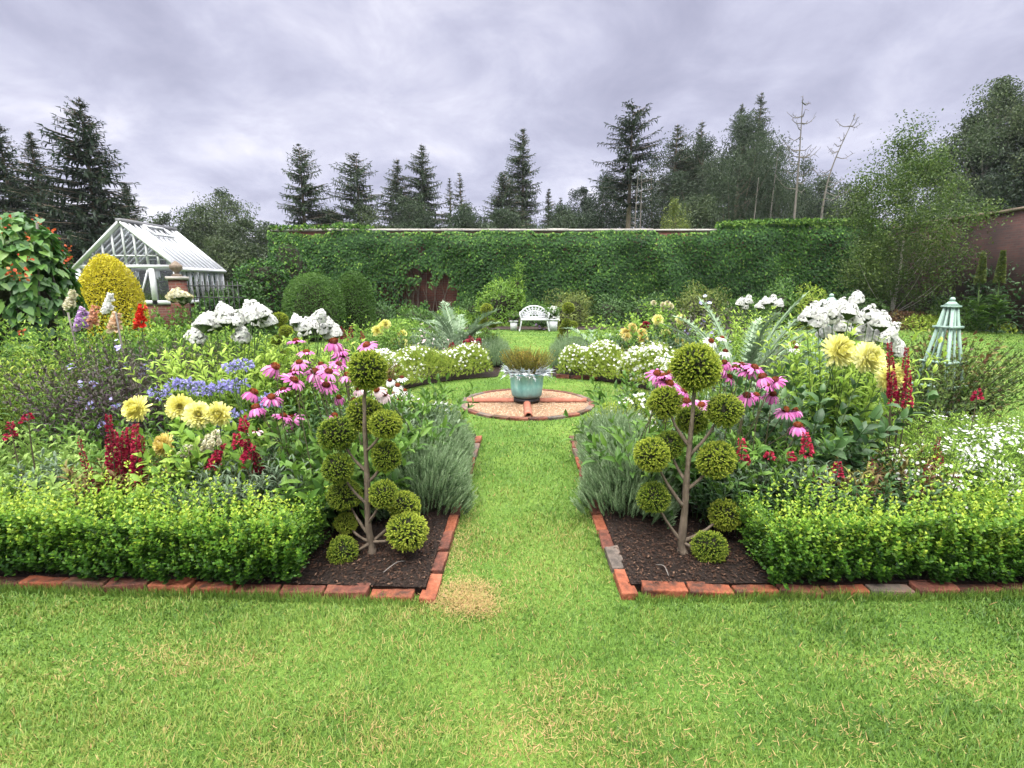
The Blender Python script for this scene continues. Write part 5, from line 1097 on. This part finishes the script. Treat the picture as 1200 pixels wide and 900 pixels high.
# dead trees
def dead_tree(label, px, ytop, Y, lean, nb, bl, curve=0, twig=True):
    tp = at(px, ytop, Y); h = tp[2]; t = thing('dead_tree', label, 'tree', (tp[0]-lean, Y, 0), 'bare dead trees beyond the garden wall'); m = MB()
    path = smooth_path([(0, 0, 0), (lean*.1, 0, h*.4), (lean*.35+curve*.4, 0, h*.7), (lean, 0, h)], 30); tube(m, path, np.linspace(.0085*h, .02, 30), 8, 0, wob=.05); m.build('trunk', M['dead_wood'], t)
    m = MB()
    for i in range(nb):
        f = random.uniform(.52, .99); p = path[int(f*29)]; az = random.uniform(0, 6.28); L = bl*random.uniform(.4, 1.0)*(1.25-f*.8); o = A3(math.cos(az), math.sin(az)*.6, random.uniform(-.25, .35))
        pts = smooth_path([p, p+o*L*.5+A3(0, 0, -.08*L), p+o*L+A3(0, 0, .25*L)], 8); tube(m, pts, np.linspace(.045, .012, 8), 5, 0, cap=False)
        for q in pts[3:]:
            if twig: e = q+A3(*rng.normal(0, .3, 3))*L*.5; tube(m, [q, (q+e)/2+A3(0, 0, .03), e], np.array((.02, .014, .008)), 4, 0, cap=False)
    if nb > 5: m.build('bare_crown', M['dead_wood'], t)
dead_tree('tall straight dead trunk with short bare branches, mixed stand', 941, 112, 44, -.3, 26, 2.6)
dead_tree('leaning dead pine with bare spreading forked top', 1003, 133, 46, 2.2, 16, 3.2, -.4)
dead_tree('slim pale bare trunk in front of the ragged pine', 748, 200, 43, .1, 0, .6)
dead_tree('slim pale bare trunk standing close to the ragged pine, lower one', 752, 203, 43.4, -.1, 0, .5)
dead_tree('pale bare trunk under the cedar-like tree', 889, 208, 45, .1, 3, .8)
dead_tree('pale thin bare trunk between cedar and tall dead trunk', 912, 178, 46, .2, 4, .8)
# birch inside the garden
broadleaf('airy young birch with yellow-green leaves before the wall corner', 1074, 156, 19.2, 2.35, .05, 19000, .115, 'birch_leaf', 150, 'birch_bark', None, 'birch_tree', ry=2.2, cs=.14, shape='oval', wid=.62, tr=.009, top=.75, hang=.4, z0=.03)

# ------------------------------------------------------------------ greenhouse
def plainmat(name, col, rough=.5, spec=.4, var=.12, scale=6, bump=.1):
    lo = tuple(c*(1-var) for c in col); hi = tuple(min(1, c*(1+var)) for c in col); return roughmat(name, [lo, hi], scale, rough=rough, bump=bump, spec=spec)
M['white_paint'] = plainmat('white_paint', (.55,.56,.58), .45)
def glass_material():
    m, nt, b, o = mat_new('greenhouse_glass'); b.inputs['Base Color'].default_value = (.9,.95,.95,1); b.inputs['Roughness'].default_value = .05
    t = nt.nodes.new('ShaderNodeBsdfTransparent'); t.inputs[0].default_value = (.80,.86,.86,1); g = nt.nodes.new('ShaderNodeBsdfGlossy'); g.inputs['Roughness'].default_value = .06
    mx = nt.nodes.new('ShaderNodeMixShader'); lw = nt.nodes.new('ShaderNodeFresnel'); lw.inputs[0].default_value = 1.6
    nt.links.new(math_node(nt, 'MULTIPLY', lw.outputs[0], 1.6, True), mx.inputs[0]); nt.links.new(t.outputs[0], mx.inputs[1]); nt.links.new(g.outputs[0], mx.inputs[2]); nt.links.new(mx.outputs[0], o.inputs[0]); return m
M['glass'] = glass_material()
def roof_glass():
    m, nt, b, o = mat_new('shaded_roof_glass'); b.inputs['Base Color'].default_value = (.40,.41,.46,1); b.inputs['Roughness'].default_value = .3
    t = nt.nodes.new('ShaderNodeBsdfTransparent'); mx = nt.nodes.new('ShaderNodeMixShader'); mx.inputs[0].default_value = .62
    nt.links.new(t.outputs[0], mx.inputs[1]); nt.links.new(b.outputs[0], mx.inputs[2]); nt.links.new(mx.outputs[0], o.inputs[0]); return m
M['roof_glass'] = roof_glass()
def greenhouse():
    x0, x1, y0, y1, ze, zr = -13.25, -10.22, 16.0, 18.4, 2.08, 3.36; xm = (x0+x1)/2
    t = thing('greenhouse', 'white-framed glass greenhouse with pitched roof behind the golden dome', 'greenhouse', (xm, y0, 0)); o = A3(xm, y0, 0)
    hw = (x1-x0)/2; D = y1-y0
    m = MB(); box(m, (-hw, 0, 0), (hw, D, .95)); m.build('brick_base', M['brickwork'], t)
    W = .075
    def frame(m, a, b, w=W): bar(m, a, b, w, w)
    # roof: white-shaded glazing with bars
    for sg, nm in ((1, 'roof'), (-1, 'roof')):
        m = MB(); e = A3(sg*(hw+.10), 0, ze-.10); r = A3(sg*.02, 0, zr)
        m.add([e+A3(0, -.06, 0), e+A3(0, D+.06, 0), r+A3(0, D+.06, 0), r+A3(0, -.06, 0)], [np.array([[0, 1, 2, 3]])], 0)
        rf = m.build(nm, M['roof_glass'], t)
        m = MB(); n = 11; nrm_ = A3(sg*(zr-ze), 0, hw); nrm_ /= np.linalg.norm(nrm_)
        for k in range(n):
            y = -.05+(D+.1)*k/(n-1); bar(m, e+A3(0, y, 0)+nrm_*.02, r+A3(0, y, 0)+nrm_*.02, .05 if 0 < k < n-1 else .11, .06, nrm_)
        bar(m, e+A3(0, -.06, 0)+nrm_*.025, e+A3(0, D+.06, 0)+nrm_*.025, .09, .08, nrm_)
        m.build('glazing_bars', M['white_paint'], rf)
        # hinged ridge vent
        q = r+(e-r)*.05; q2 = r+(e-r)*.24; m = MB(); up = nrm_*.09
        for a, b in ((q+A3(0, D*.30, 0), q+A3(0, D*.7, 0)), (q2+A3(0, D*.30, 0), q2+A3(0, D*.7, 0)), (q+A3(0, D*.30, 0), q2+A3(0, D*.30, 0)), (q+A3(0, D*.7, 0), q2+A3(0, D*.7, 0))): bar(m, a+up, b+up, .06, .05, nrm_)
        m.build('vent_frame', M['white_paint'], rf)
    m = MB(); box(m, (-.09, -.10, zr+.0), (.09, D+.10, zr+.12)); m.build('ridge_cap', plainmat('lead_cap', (.16,.16,.17)), t)
    # gables
    for y in (0, D):
        fr = MB(); bar(fr, (-hw-.08, y, ze-.05), (0, y, zr+.02), .10, .12, (0, 1, 0)); bar(fr, (hw+.08, y, ze-.05), (0, y, zr+.02), .10, .12, (0, 1, 0)); bar(fr, (-hw, y, ze), (hw, y, ze), .10, .10)
        for k in range(-4, 5):
            x = hw*k/4.6; bar(fr, (x, y, ze+.05), (x, y, ze+(zr-ze)*(1-abs(x)/hw)-.04), .05, .05, (0, 1, 0))
        zt = ze+.32; xx = hw*(1-.32/(zr-ze)); bar(fr, (-xx, y, zt), (xx, y, zt), .05, .04)
        for k in range(-2, 3):
            x = hw*k/2*.985; bar(fr, (x, y, .95), (x, y, ze-.05), .16, .09, (0, 1, 0))
        bar(fr, (-hw, y, 1.0), (hw, y, 1.0), .09, .12); bar(fr, (hw*.17, y, 1.02), (hw*.42, y, ze-.06), .04, .05, (0, 1, 0))
        f = fr.build('gable_frame', M['white_paint'], t)
        gp = MB(); gp.add([(-hw, y+.012, ze), (hw, y+.012, ze), (0, y+.012, zr)], [np.array([[0, 1, 2]])]); gp.add([(-hw, y+.012, 1.0), (hw, y+.012, 1.0), (hw, y+.012, ze-.004), (-hw, y+.012, ze-.004)], [np.array([[0, 1, 2, 3]])]); gp.build('gable_glass', M['glass'], f)
    for x in (-hw, hw):
        fr = MB(); bar(fr, (x, .05, ze-.09), (x, D-.05, ze-.09), .09, .09); bar(fr, (x, .05, 1.0), (x, D-.05, 1.0), .10, .09)
        for k in range(9): bar(fr, (x, D*k/8, 1.0), (x, D*k/8, ze-.1), .07 if k % 4 else .12, .07, (1, 0, 0))
        f = fr.build('side_frame', M['white_paint'], t)
        gp = MB(); gp.add([(x, .05, 1.0), (x, D-.05, 1.0), (x, D-.05, ze-.1), (x, .05, ze-.1)], [np.array([[0, 1, 2, 3]])]); gp.build('side_glass', M['glass'], f)
    m = MB(); P = np.stack([U(-hw*.8, hw*.8, 900), U(.3, D-.3, 900), U(.95, 1.7, 900)], 1); leaves(m, P, unit(900)+A3(0, 0, .5), unit(900), .2, .08, 'lance', 0, U(0, .8, 900))
    tag(m.build('potted_plants', M['mid'], None, tuple(o)), 'green plants growing inside the glass greenhouse', 'plants', kind='stuff')
    m = MB(); box(m, (-hw*.85, D*.25, .86), (hw*.85, D*.8, .94)); m.build('staging', M['dead_wood'], t)
greenhouse()
# brick pier with urn, railing
g = at(210, 345, 13.6)
t = thing('brick_pier', 'small brick gate pier in front of the greenhouse corner', 'pier', (g[0], 13.6, 0)); m = MB(); box(m, (-.15, -.15, 0), (.15, .15, 1.66)); m.build('shaft', M['brickwork'], t); m = MB(); box(m, (-.19, -.19, 1.662), (.19, .19, 1.74)); m.build('cap', M['coping'], t)
m = MB(); lathe(m, [(.0,.0),(.12,0),(.12,.04),(.05,.07),(.05,.10),(.15,.2),(.15,.27),(.13,.29),(.08,.34),(.03,.38),(0,.40)], 20); tag(m.build('stone_urn', M['bark'], None, (g[0], 13.6, 1.742), True), 'small weathered urn standing on the brick pier', 'urn')
iron = plainmat('wrought_iron', (.02,.02,.022), .5)
m = MB(); xa = g[0]+.25; n = 11
for k in range(n):
    x = xa+.13*k; tube(m, [(x, 13.6, .02), (x, 13.6, 1.62)], .012, 6); tube(m, [(x+.065, 13.6, 1.25), (x+.10, 13.6, 1.35), (x+.065, 13.6, 1.45), (x+.03, 13.6, 1.35), (x+.065, 13.6, 1.25)], .008, 5)
for z in (.2, 1.2, 1.5): tube(m, [(xa-.05, 13.6, z), (xa+.13*n, 13.6, z)], .014, 6)
tag(m.build('iron_railing', iron), 'black wrought-iron railing beside the brick pier', 'railing')

# ------------------------------------------------------------------ obelisks
M['teal_paint'] = roughmat('teal_paint', [(.15,.24,.20),(.26,.37,.31),(.36,.46,.40)], 9, rough=.6, bump=.2)
def obelisk(label, px, Y, ytop):
    tp = at(px, ytop, Y); h = tp[2]-.05; t = thing('garden_obelisk', label, 'obelisk', (tp[0], Y, .04), 'pale green wooden obelisks', .35)
    zc = h-.12; bw, tw = .195, .036; wd = lambda z: bw+(tw-bw)*(z/zc)
    for sx in (-1, 1):
        for sy in (-1, 1): m = MB(); bar(m, (sx*bw, sy*bw, 0), (sx*tw, sy*tw, zc), .028, .028); m.build('leg', M['teal_paint'], t)
    for z in (.12, .375, .64, zc-.21):
        w = wd(z)+.022; m = MB()
        for s in (-1, 1): bar(m, (-w-.02, s*w, z), (w+.02, s*w, z), .022, .026); bar(m, (s*w, -w+.012, z+.001), (s*w, w-.012, z+.001), .022, .024)
        m.build('rail', M['teal_paint'], t)
    for a in range(4):
        c, s = (1, 0) if a == 0 else (0, 1) if a == 1 else (-1, 0) if a == 2 else (0, -1); m = MB(); bar(m, (c*bw, s*bw, 0), (c*tw, s*tw, zc), .02, .016); m.build('slat', M['teal_paint'], t)
    m = MB(); box(m, (-.066, -.066, zc), (.066, .066, zc+.02)); V = [(-.055,-.055,zc+.0205),(.055,-.055,zc+.0205),(.055,.055,zc+.0205),(-.055,.055,zc+.0205),(-.02,-.02,zc+.065),(.02,-.02,zc+.065),(.02,.02,zc+.065),(-.02,.02,zc+.065)]; m.add(V, [CUBEF]); m.build('cap', M['teal_paint'], t)
    m = MB(); blob(m, (0, 0, zc+.085), .026, lump=0); m.build('finial', M['teal_paint'], t, smooth=True)
obelisk('pale green wooden obelisk with ball finial standing in the rose bush', 1117, 5.6, 346)
obelisk('pale green obelisk tip poking up behind the big white phlox', 975, 6.3, 342)

# ------------------------------------------------------------------ bench and planters
def bench():
    g = at(626, 387, 17.3); t = thing('garden_bench', 'small white cast-iron bench with curved lattice back at the lawn end', 'bench', (g[0], 17.35, .0)); wp = M['white_paint']; W = .45
    m = MB()
    for k in range(7): box(m, (-W, -.20+.06*k, .40), (W, -.155+.06*k, .425))
    box(m, (-W-.01, -.235, .36), (W+.01, -.205, .43)); m.build('seat', wp, t)
    for sx in (-1, 1):
        for y, z in ((-.2, .40), (.2, .42)):
            m = MB(); x = sx*(W-.02); tube(m, smooth_path([(x, y, z), (x+sx*.015, y-.02, .25), (x+sx*.05, y-.01*sx, .08), (x+sx*.075, y-.03, 0)], 9), np.linspace(.028, .018, 9), 8); m.build('leg', wp, t)
        m = MB(); x = sx*W; tube(m, smooth_path([(x, -.2, .43), (x+sx*.04, -.18, .58), (x+sx*.03, 0, .63), (x, .2, .60)], 12), .02, 8); m.build('arm', wp, t)
    m = MB(); yb = .22; f = lambda x: .43+.40*math.sqrt(max(0, 1-(x/(W+.05))**2))
    xs = np.linspace(-W-.04, W+.04, 25); tube(m, [(x, yb+.03, f(x)) for x in xs], .024, 8); tube(m, [(-W-.02, yb, .45), (W+.02, yb, .45)], .02, 8)
    xs2 = np.linspace(-W*.72, W*.72, 21); g2 = lambda x: .43+.24*math.sqrt(max(0, 1-(x/(W*.75))**2)); tube(m, [(x, yb+.02, g2(x)) for x in xs2], .016, 7)
    for k in range(-5, 6):
        a = k*.27; s, c = math.sin(a), math.cos(a)
        for b in (a-.17, a+.17):
            p = np.array([(.10+.0*abs(s))*math.sin(a)*1.0, yb, .46+.03*c]); e = (W+.02)*math.sin(b*1.05); pts = smooth_path([(W*.35*math.sin(a), yb+.01, .45+.12*c), (W*.7*math.sin((a+b)/2), yb+.02, .45+.24*math.cos((a+b)/2)), (max(-W, min(W, e)), yb+.03, f(e)-.01)], 8); tube(m, pts, .012, 6)
        q = (W*.86*math.sin(a*1.1), .44+.345*math.cos(a*1.05)); th = np.linspace(0, 6.283, 11); tube(m, [(q[0]+.048*math.cos(v), yb+.025, q[1]+.048*math.sin(v)) for v in th], .011, 6, cap=False)
    for k in range(-3, 4):
        x = k*.11; th = np.linspace(0, 6.283, 11); tube(m, [(x+.05*math.cos(v), yb+.01, .51+.05*math.sin(v)) for v in th], .011, 6, cap=False)
    m.build('backrest', wp, t)
bench()
def planter(label, px, w, h, Y, flab, fm, fh, nfl):
    g = at(px, 387, Y); t = thing('white_planter', label, 'planter', (g[0], Y, 0), 'white planters beside the bench'); m = MB(); n = w/2
    V = [(-n*.86,-n*.86,0),(n*.86,-n*.86,0),(n*.86,n*.86,0),(-n*.86,n*.86,0),(-n,-n,h),(n,-n,h),(n,n,h),(-n,n,h)]; m.add(V, [CUBEF]); m.build('body', M['white_paint'], t)
    m = MB(); r = n+.02
    for a, b in (((-r,-r),(r,-r+.05)),((-r,r-.05),(r,r)),((-r,-r+.052),(-r+.05,r-.052)),((r-.05,-r+.052),(r,r-.052))): box(m, (a[0], a[1], h+.002), (b[0], b[1], h+.045))
    m.build('rim', M['white_paint'], t); m = MB(); box(m, (-n+.035, -n+.035, h+.003), (n-.035, n-.035, h+.02)); m.build('compost', M['soil'], t)
    q = perennial('planter_flowers', flab, 'flowers', g[0], Y, 60, fh, n*.7, .5, .08, .04, 'mid', 'oval', 6, z0=h+.02, group='flowers in the white planters'); sprinkle(q, nfl, n*1.25, n*1.1, fh*1.02, .035, fm, .05, clump=4, cs=.04)
planter('square white planter holding white flowers, beside the bench', 647, .34, .36, 17.4, 'white flowers overflowing the bigger white planter by the bench', 'white_petal', .42, 46)
planter('small white planter holding purple flowers, beside the bench', 602, .24, .30, 17.5, 'purple-leaved flowers in the small white planter by the bench', 'purple_leaf', .22, 20)
g = at(634, 380, 17.9); t = pp('mauve-flowered low plant between the bench and the white planter', 635, 17.8, 40, .4, .12, .4, .08, .03, 'mid', k=6); sprinkle(t, 14, .2, .2, .42, .03, 'lilac', .1, clump=3)

# ------------------------------------------------------------------ copper pot
def verdigris():
    m, nt, b, o = mat_new('verdigris_copper'); tc = nt.nodes.new('ShaderNodeTexCoord'); mp = nt.nodes.new('ShaderNodeMapping'); mp.inputs['Scale'].default_value = (1, 1, .35); nt.links.new(tc.outputs['Object'], mp.inputs[0])
    n = nt.nodes.new('ShaderNodeTexNoise'); n.inputs['Scale'].default_value = 11; n.inputs['Detail'].default_value = 8; n.inputs['Roughness'].default_value = .7; nt.links.new(mp.outputs[0], n.inputs['Vector'])
    r = ramp_node(nt, [(.24,(.07,.17,.16)),(.36,(.16,.42,.39)),(.52,(.27,.58,.54)),(.72,(.46,.70,.66))]); nt.links.new(n.outputs[0], r.inputs[0])
    sp = nt.nodes.new('ShaderNodeSeparateXYZ'); nt.links.new(tc.outputs['Object'], sp.inputs[0]); n2 = nt.nodes.new('ShaderNodeTexNoise'); n2.inputs['Scale'].default_value = 14; nt.links.new(tc.outputs['Object'], n2.inputs['Vector'])
    f = math_node(nt, 'MULTIPLY', math_node(nt, 'SUBTRACT', math_node(nt, 'ADD', .20, math_node(nt, 'MULTIPLY', n2.outputs[0], .22)), math_node(nt, 'MULTIPLY', sp.outputs[2], 1.8)), 3.0, True)
    mx = nt.nodes.new('ShaderNodeMix'); mx.data_type = 'RGBA'; nt.links.new(f, mx.inputs[0]); nt.links.new(r.outputs[0], mx.inputs[6]); mx.inputs[7].default_value = (.09,.10,.11,1)
    nt.links.new(mx.outputs[2], b.inputs['Base Color']); b.inputs['Roughness'].default_value = .6; b.inputs['Metallic'].default_value = .15
    bp = nt.nodes.new('ShaderNodeBump'); bp.inputs['Strength'].default_value = .25; bp.inputs['Distance'].default_value = .01; nt.links.new(n.outputs[0], bp.inputs['Height']); nt.links.new(bp.outputs[0], b.inputs['Normal']); return m
def pot():
    z0 = .083; t = thing('copper_pot', 'round verdigris-green copper pot standing on the terracotta cross', 'pot', (CX, CY, z0)); m = MB()
    lathe(m, [(0,.012),(.15,.008),(.188,.03),(.197,.06),(.205,.15),(.214,.26),(.222,.30),(.236,.315),(.238,.328),(.226,.332),(.21,.322),(.205,.29)], 48); m.build('body', verdigris(), t, smooth=True)
    m = MB(); lathe(m, [(.206,.285),(.0,.292)], 32); m.build('compost', M['soil'], t)
    m = MB(); lathe(m, [(.13,-.045),(.165,-.04),(.17,.005),(.13,.008),(.13,-.045)], 32); m.build('foot_ring', iron, t)
    c = (CX, CY, z0+.29); q = thing('silver_ragwort', 'silver-white lobed leaves spilling over the copper pot rim', 'plant', c); m = MB(); n = 330; a = U(0, 6.283, n); r = U(.12, .26, n)
    P = np.stack([r*np.cos(a), r*np.sin(a), .03+.05*rng.random(n)], 1); d = np.stack([np.cos(a), np.sin(a), rng.normal(.25, .5, n)], 1)+unit(n)*.35; leaves(m, P, d, A3(0, 0, 1)+unit(n)*.4, U(.08, .15, n), .07, 'star', 0, U(.3, 1, n)); m.build('leaves', leafmat('ragwort', [(.30,.35,.36),(.48,.53,.55),(.66,.70,.73)], .7, .15, .3), q)
    M['rust_leaf'] = leafmat('rust_leaf', [(.09,.11,.02),(.22,.22,.04),(.44,.36,.07)], .6, .3, .5)
    q = perennial('heather_plant', 'rusty yellow-green bushy plant growing in the copper pot', 'plant', CX, CY, 300, .37, .15, .75, .034, .009, 'rust_leaf', 'blade', 12, .2, .7, 45, 2, 'dark_stem', z0=z0+.285)
    P, N = dome(520, .23, .22, .33, .35, .15, 4, 77, .15); m = MB(); leaves(m, P, N+A3(0, 0, .7)+unit(len(P))*.6, unit(len(P)), .028, .012, 'oval', 0, U(0, 1, len(P))); m.build('blossoms', M['rust_flower'], q)
pot()
for i, (px, py, a, L, lab) in enumerate(((462, 664, .9, .14, 'pale curved twig on the bark mulch beside the greenhouse-side topiary'), (776, 668, 1.9, .11, 'thin pale twig on the bark mulch beside the obelisk-side topiary'))):
    g = G(px, py, .055); m = MB(); d = A3(math.cos(a), math.sin(a), 0)*L; tube(m, smooth_path([-d*.5, A3(.01, .005, .02), d*.5], 8), .0028, 5); tag(m.build('fallen_twig', M['dead_wood'], None, tuple(g)), lab, 'twig')

# ------------------------------------------------------------------ thin damp air
m = MB(); box(m, (-85, -12, -1), (85, 78, 24)); hm = bpy.data.materials.new('damp_air'); hm.use_nodes = True; hn = hm.node_tree; hn.nodes.clear(); ho = hn.nodes.new('ShaderNodeOutputMaterial'); hv = hn.nodes.new('ShaderNodeVolumePrincipled')
hv.inputs['Color'].default_value = (.93, .95, 1, 1); hv.inputs['Density'].default_value = .00025; hn.links.new(hv.outputs[0], ho.inputs['Volume'])
struct(m.build('haze', hm), 'stuff')
# ------------------------------------------------------------------ sky, sun, camera
SUN_EL, SUN_AZ = R(58), R(205)                                 # azimuth clockwise from +Y: behind the camera
w = bpy.data.worlds.new('World'); bpy.context.scene.world = w; w.use_nodes = True
nt = w.node_tree; nt.nodes.clear(); wo = nt.nodes.new('ShaderNodeOutputWorld'); bg = nt.nodes.new('ShaderNodeBackground'); nt.links.new(bg.outputs[0], wo.inputs[0]); bg.inputs[1].default_value = .1
sky = nt.nodes.new('ShaderNodeTexSky'); sky.sky_type = 'NISHITA'; sky.sun_disc = False; sky.sun_elevation = SUN_EL; sky.sun_rotation = SUN_AZ; sky.air_density = 1; sky.dust_density = 2
tc = nt.nodes.new('ShaderNodeTexCoord'); sp = nt.nodes.new('ShaderNodeSeparateXYZ'); nt.links.new(tc.outputs['Generated'], sp.inputs[0])
zz = math_node(nt, 'MAXIMUM', sp.outputs[2], 0.0); den = math_node(nt, 'ADD', zz, .34)
cb = nt.nodes.new('ShaderNodeCombineXYZ'); nt.links.new(math_node(nt, 'DIVIDE', sp.outputs[0], den), cb.inputs[0]); nt.links.new(math_node(nt, 'DIVIDE', sp.outputs[1], den), cb.inputs[1])
def wn(scale, detail, off, dist=0.0, rough=.6):
    mp = nt.nodes.new('ShaderNodeMapping'); mp.inputs['Location'].default_value = off; nt.links.new(cb.outputs[0], mp.inputs[0])
    n = nt.nodes.new('ShaderNodeTexNoise'); n.inputs['Scale'].default_value = scale; n.inputs['Detail'].default_value = detail; n.inputs['Roughness'].default_value = rough; n.inputs['Distortion'].default_value = dist
    nt.links.new(mp.outputs[0], n.inputs['Vector']); return n.outputs[0]
f = math_node(nt, 'ADD', math_node(nt, 'MULTIPLY', wn(1.35, 3, (3.75, 1.5, 0), .3), .5), math_node(nt, 'MULTIPLY', wn(3.2, 8, (8.3, 4.2, 0), .35, .6), .5))
cr = ramp_node(nt, [(.35,(2.15,2.15,2.85)),(.43,(2.55,2.55,3.3)),(.49,(3.0,3.0,3.78)),(.555,(3.6,3.57,4.3)),(.64,(4.7,4.62,5.2))]); nt.links.new(f, cr.inputs[0])
zen = nt.nodes.new('ShaderNodeMapRange'); zen.interpolation_type = 'SMOOTHSTEP'; zen.inputs[1].default_value = .46; zen.inputs[2].default_value = .95; zen.inputs[3].default_value = 1.0; zen.inputs[4].default_value = 12.0; nt.links.new(sp.outputs[2], zen.inputs[0])  # sky overhead, out of view, brightened beyond the visible clouds to light the garden
hz = nt.nodes.new('ShaderNodeMapRange'); hz.interpolation_type = 'SMOOTHSTEP'; hz.inputs[1].default_value = 0; hz.inputs[2].default_value = .30; hz.inputs[3].default_value = 1.12; hz.inputs[4].default_value = 1.0; nt.links.new(sp.outputs[2], hz.inputs[0])
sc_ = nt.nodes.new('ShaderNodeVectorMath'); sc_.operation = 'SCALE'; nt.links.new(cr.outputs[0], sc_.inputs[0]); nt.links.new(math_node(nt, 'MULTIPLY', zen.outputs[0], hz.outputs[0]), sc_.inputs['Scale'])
mx = nt.nodes.new('ShaderNodeMix'); mx.data_type = 'RGBA'; mx.inputs[0].default_value = .93; nt.links.new(sky.outputs[0], mx.inputs[6]); zc = nt.nodes.new('ShaderNodeMapRange'); zc.inputs[1].default_value = .42; zc.inputs[2].default_value = .8; nt.links.new(sp.outputs[2], zc.inputs[0])
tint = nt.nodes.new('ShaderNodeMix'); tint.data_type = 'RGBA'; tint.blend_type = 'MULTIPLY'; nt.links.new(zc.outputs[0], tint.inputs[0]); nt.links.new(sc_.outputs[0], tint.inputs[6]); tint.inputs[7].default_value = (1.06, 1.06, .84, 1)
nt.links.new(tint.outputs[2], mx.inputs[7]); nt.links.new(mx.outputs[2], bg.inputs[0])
sl = bpy.data.lights.new('sun', 'SUN'); sl.energy = 1.5; sl.angle = R(22); sl.color = (1, .95, .87)
so = bpy.data.objects.new('sun', sl); C.objects.link(so)
dv = Vector((math.cos(SUN_EL)*math.sin(SUN_AZ), math.cos(SUN_EL)*math.cos(SUN_AZ), math.sin(SUN_EL))); so.rotation_euler = dv.to_track_quat('Z', 'Y').to_euler(); so.location = (0, 0, 30)
cam = bpy.data.cameras.new('camera'); cam.lens = 18; cam.sensor_width = 36; cam.clip_end = 2000; cam.clip_start = .05
co = bpy.data.objects.new('camera', cam); C.objects.link(co); co.location = (0, 0, EYE); co.rotation_euler = (R(90)-PIT, 0, 0); bpy.context.scene.camera = co
s = bpy.context.scene; s.view_settings.view_transform = 'Standard'; s.view_settings.look = 'None'; s.view_settings.exposure = 1.12; s.view_settings.gamma = 1; s.view_settings.use_curve_mapping = False
s.cycles.max_bounces = 8; s.cycles.volume_bounces = 0; s.cycles.transparent_max_bounces = 12; s.cycles.diffuse_bounces = 3; s.cycles.glossy_bounces = 3; s.cycles.transmission_bounces = 4
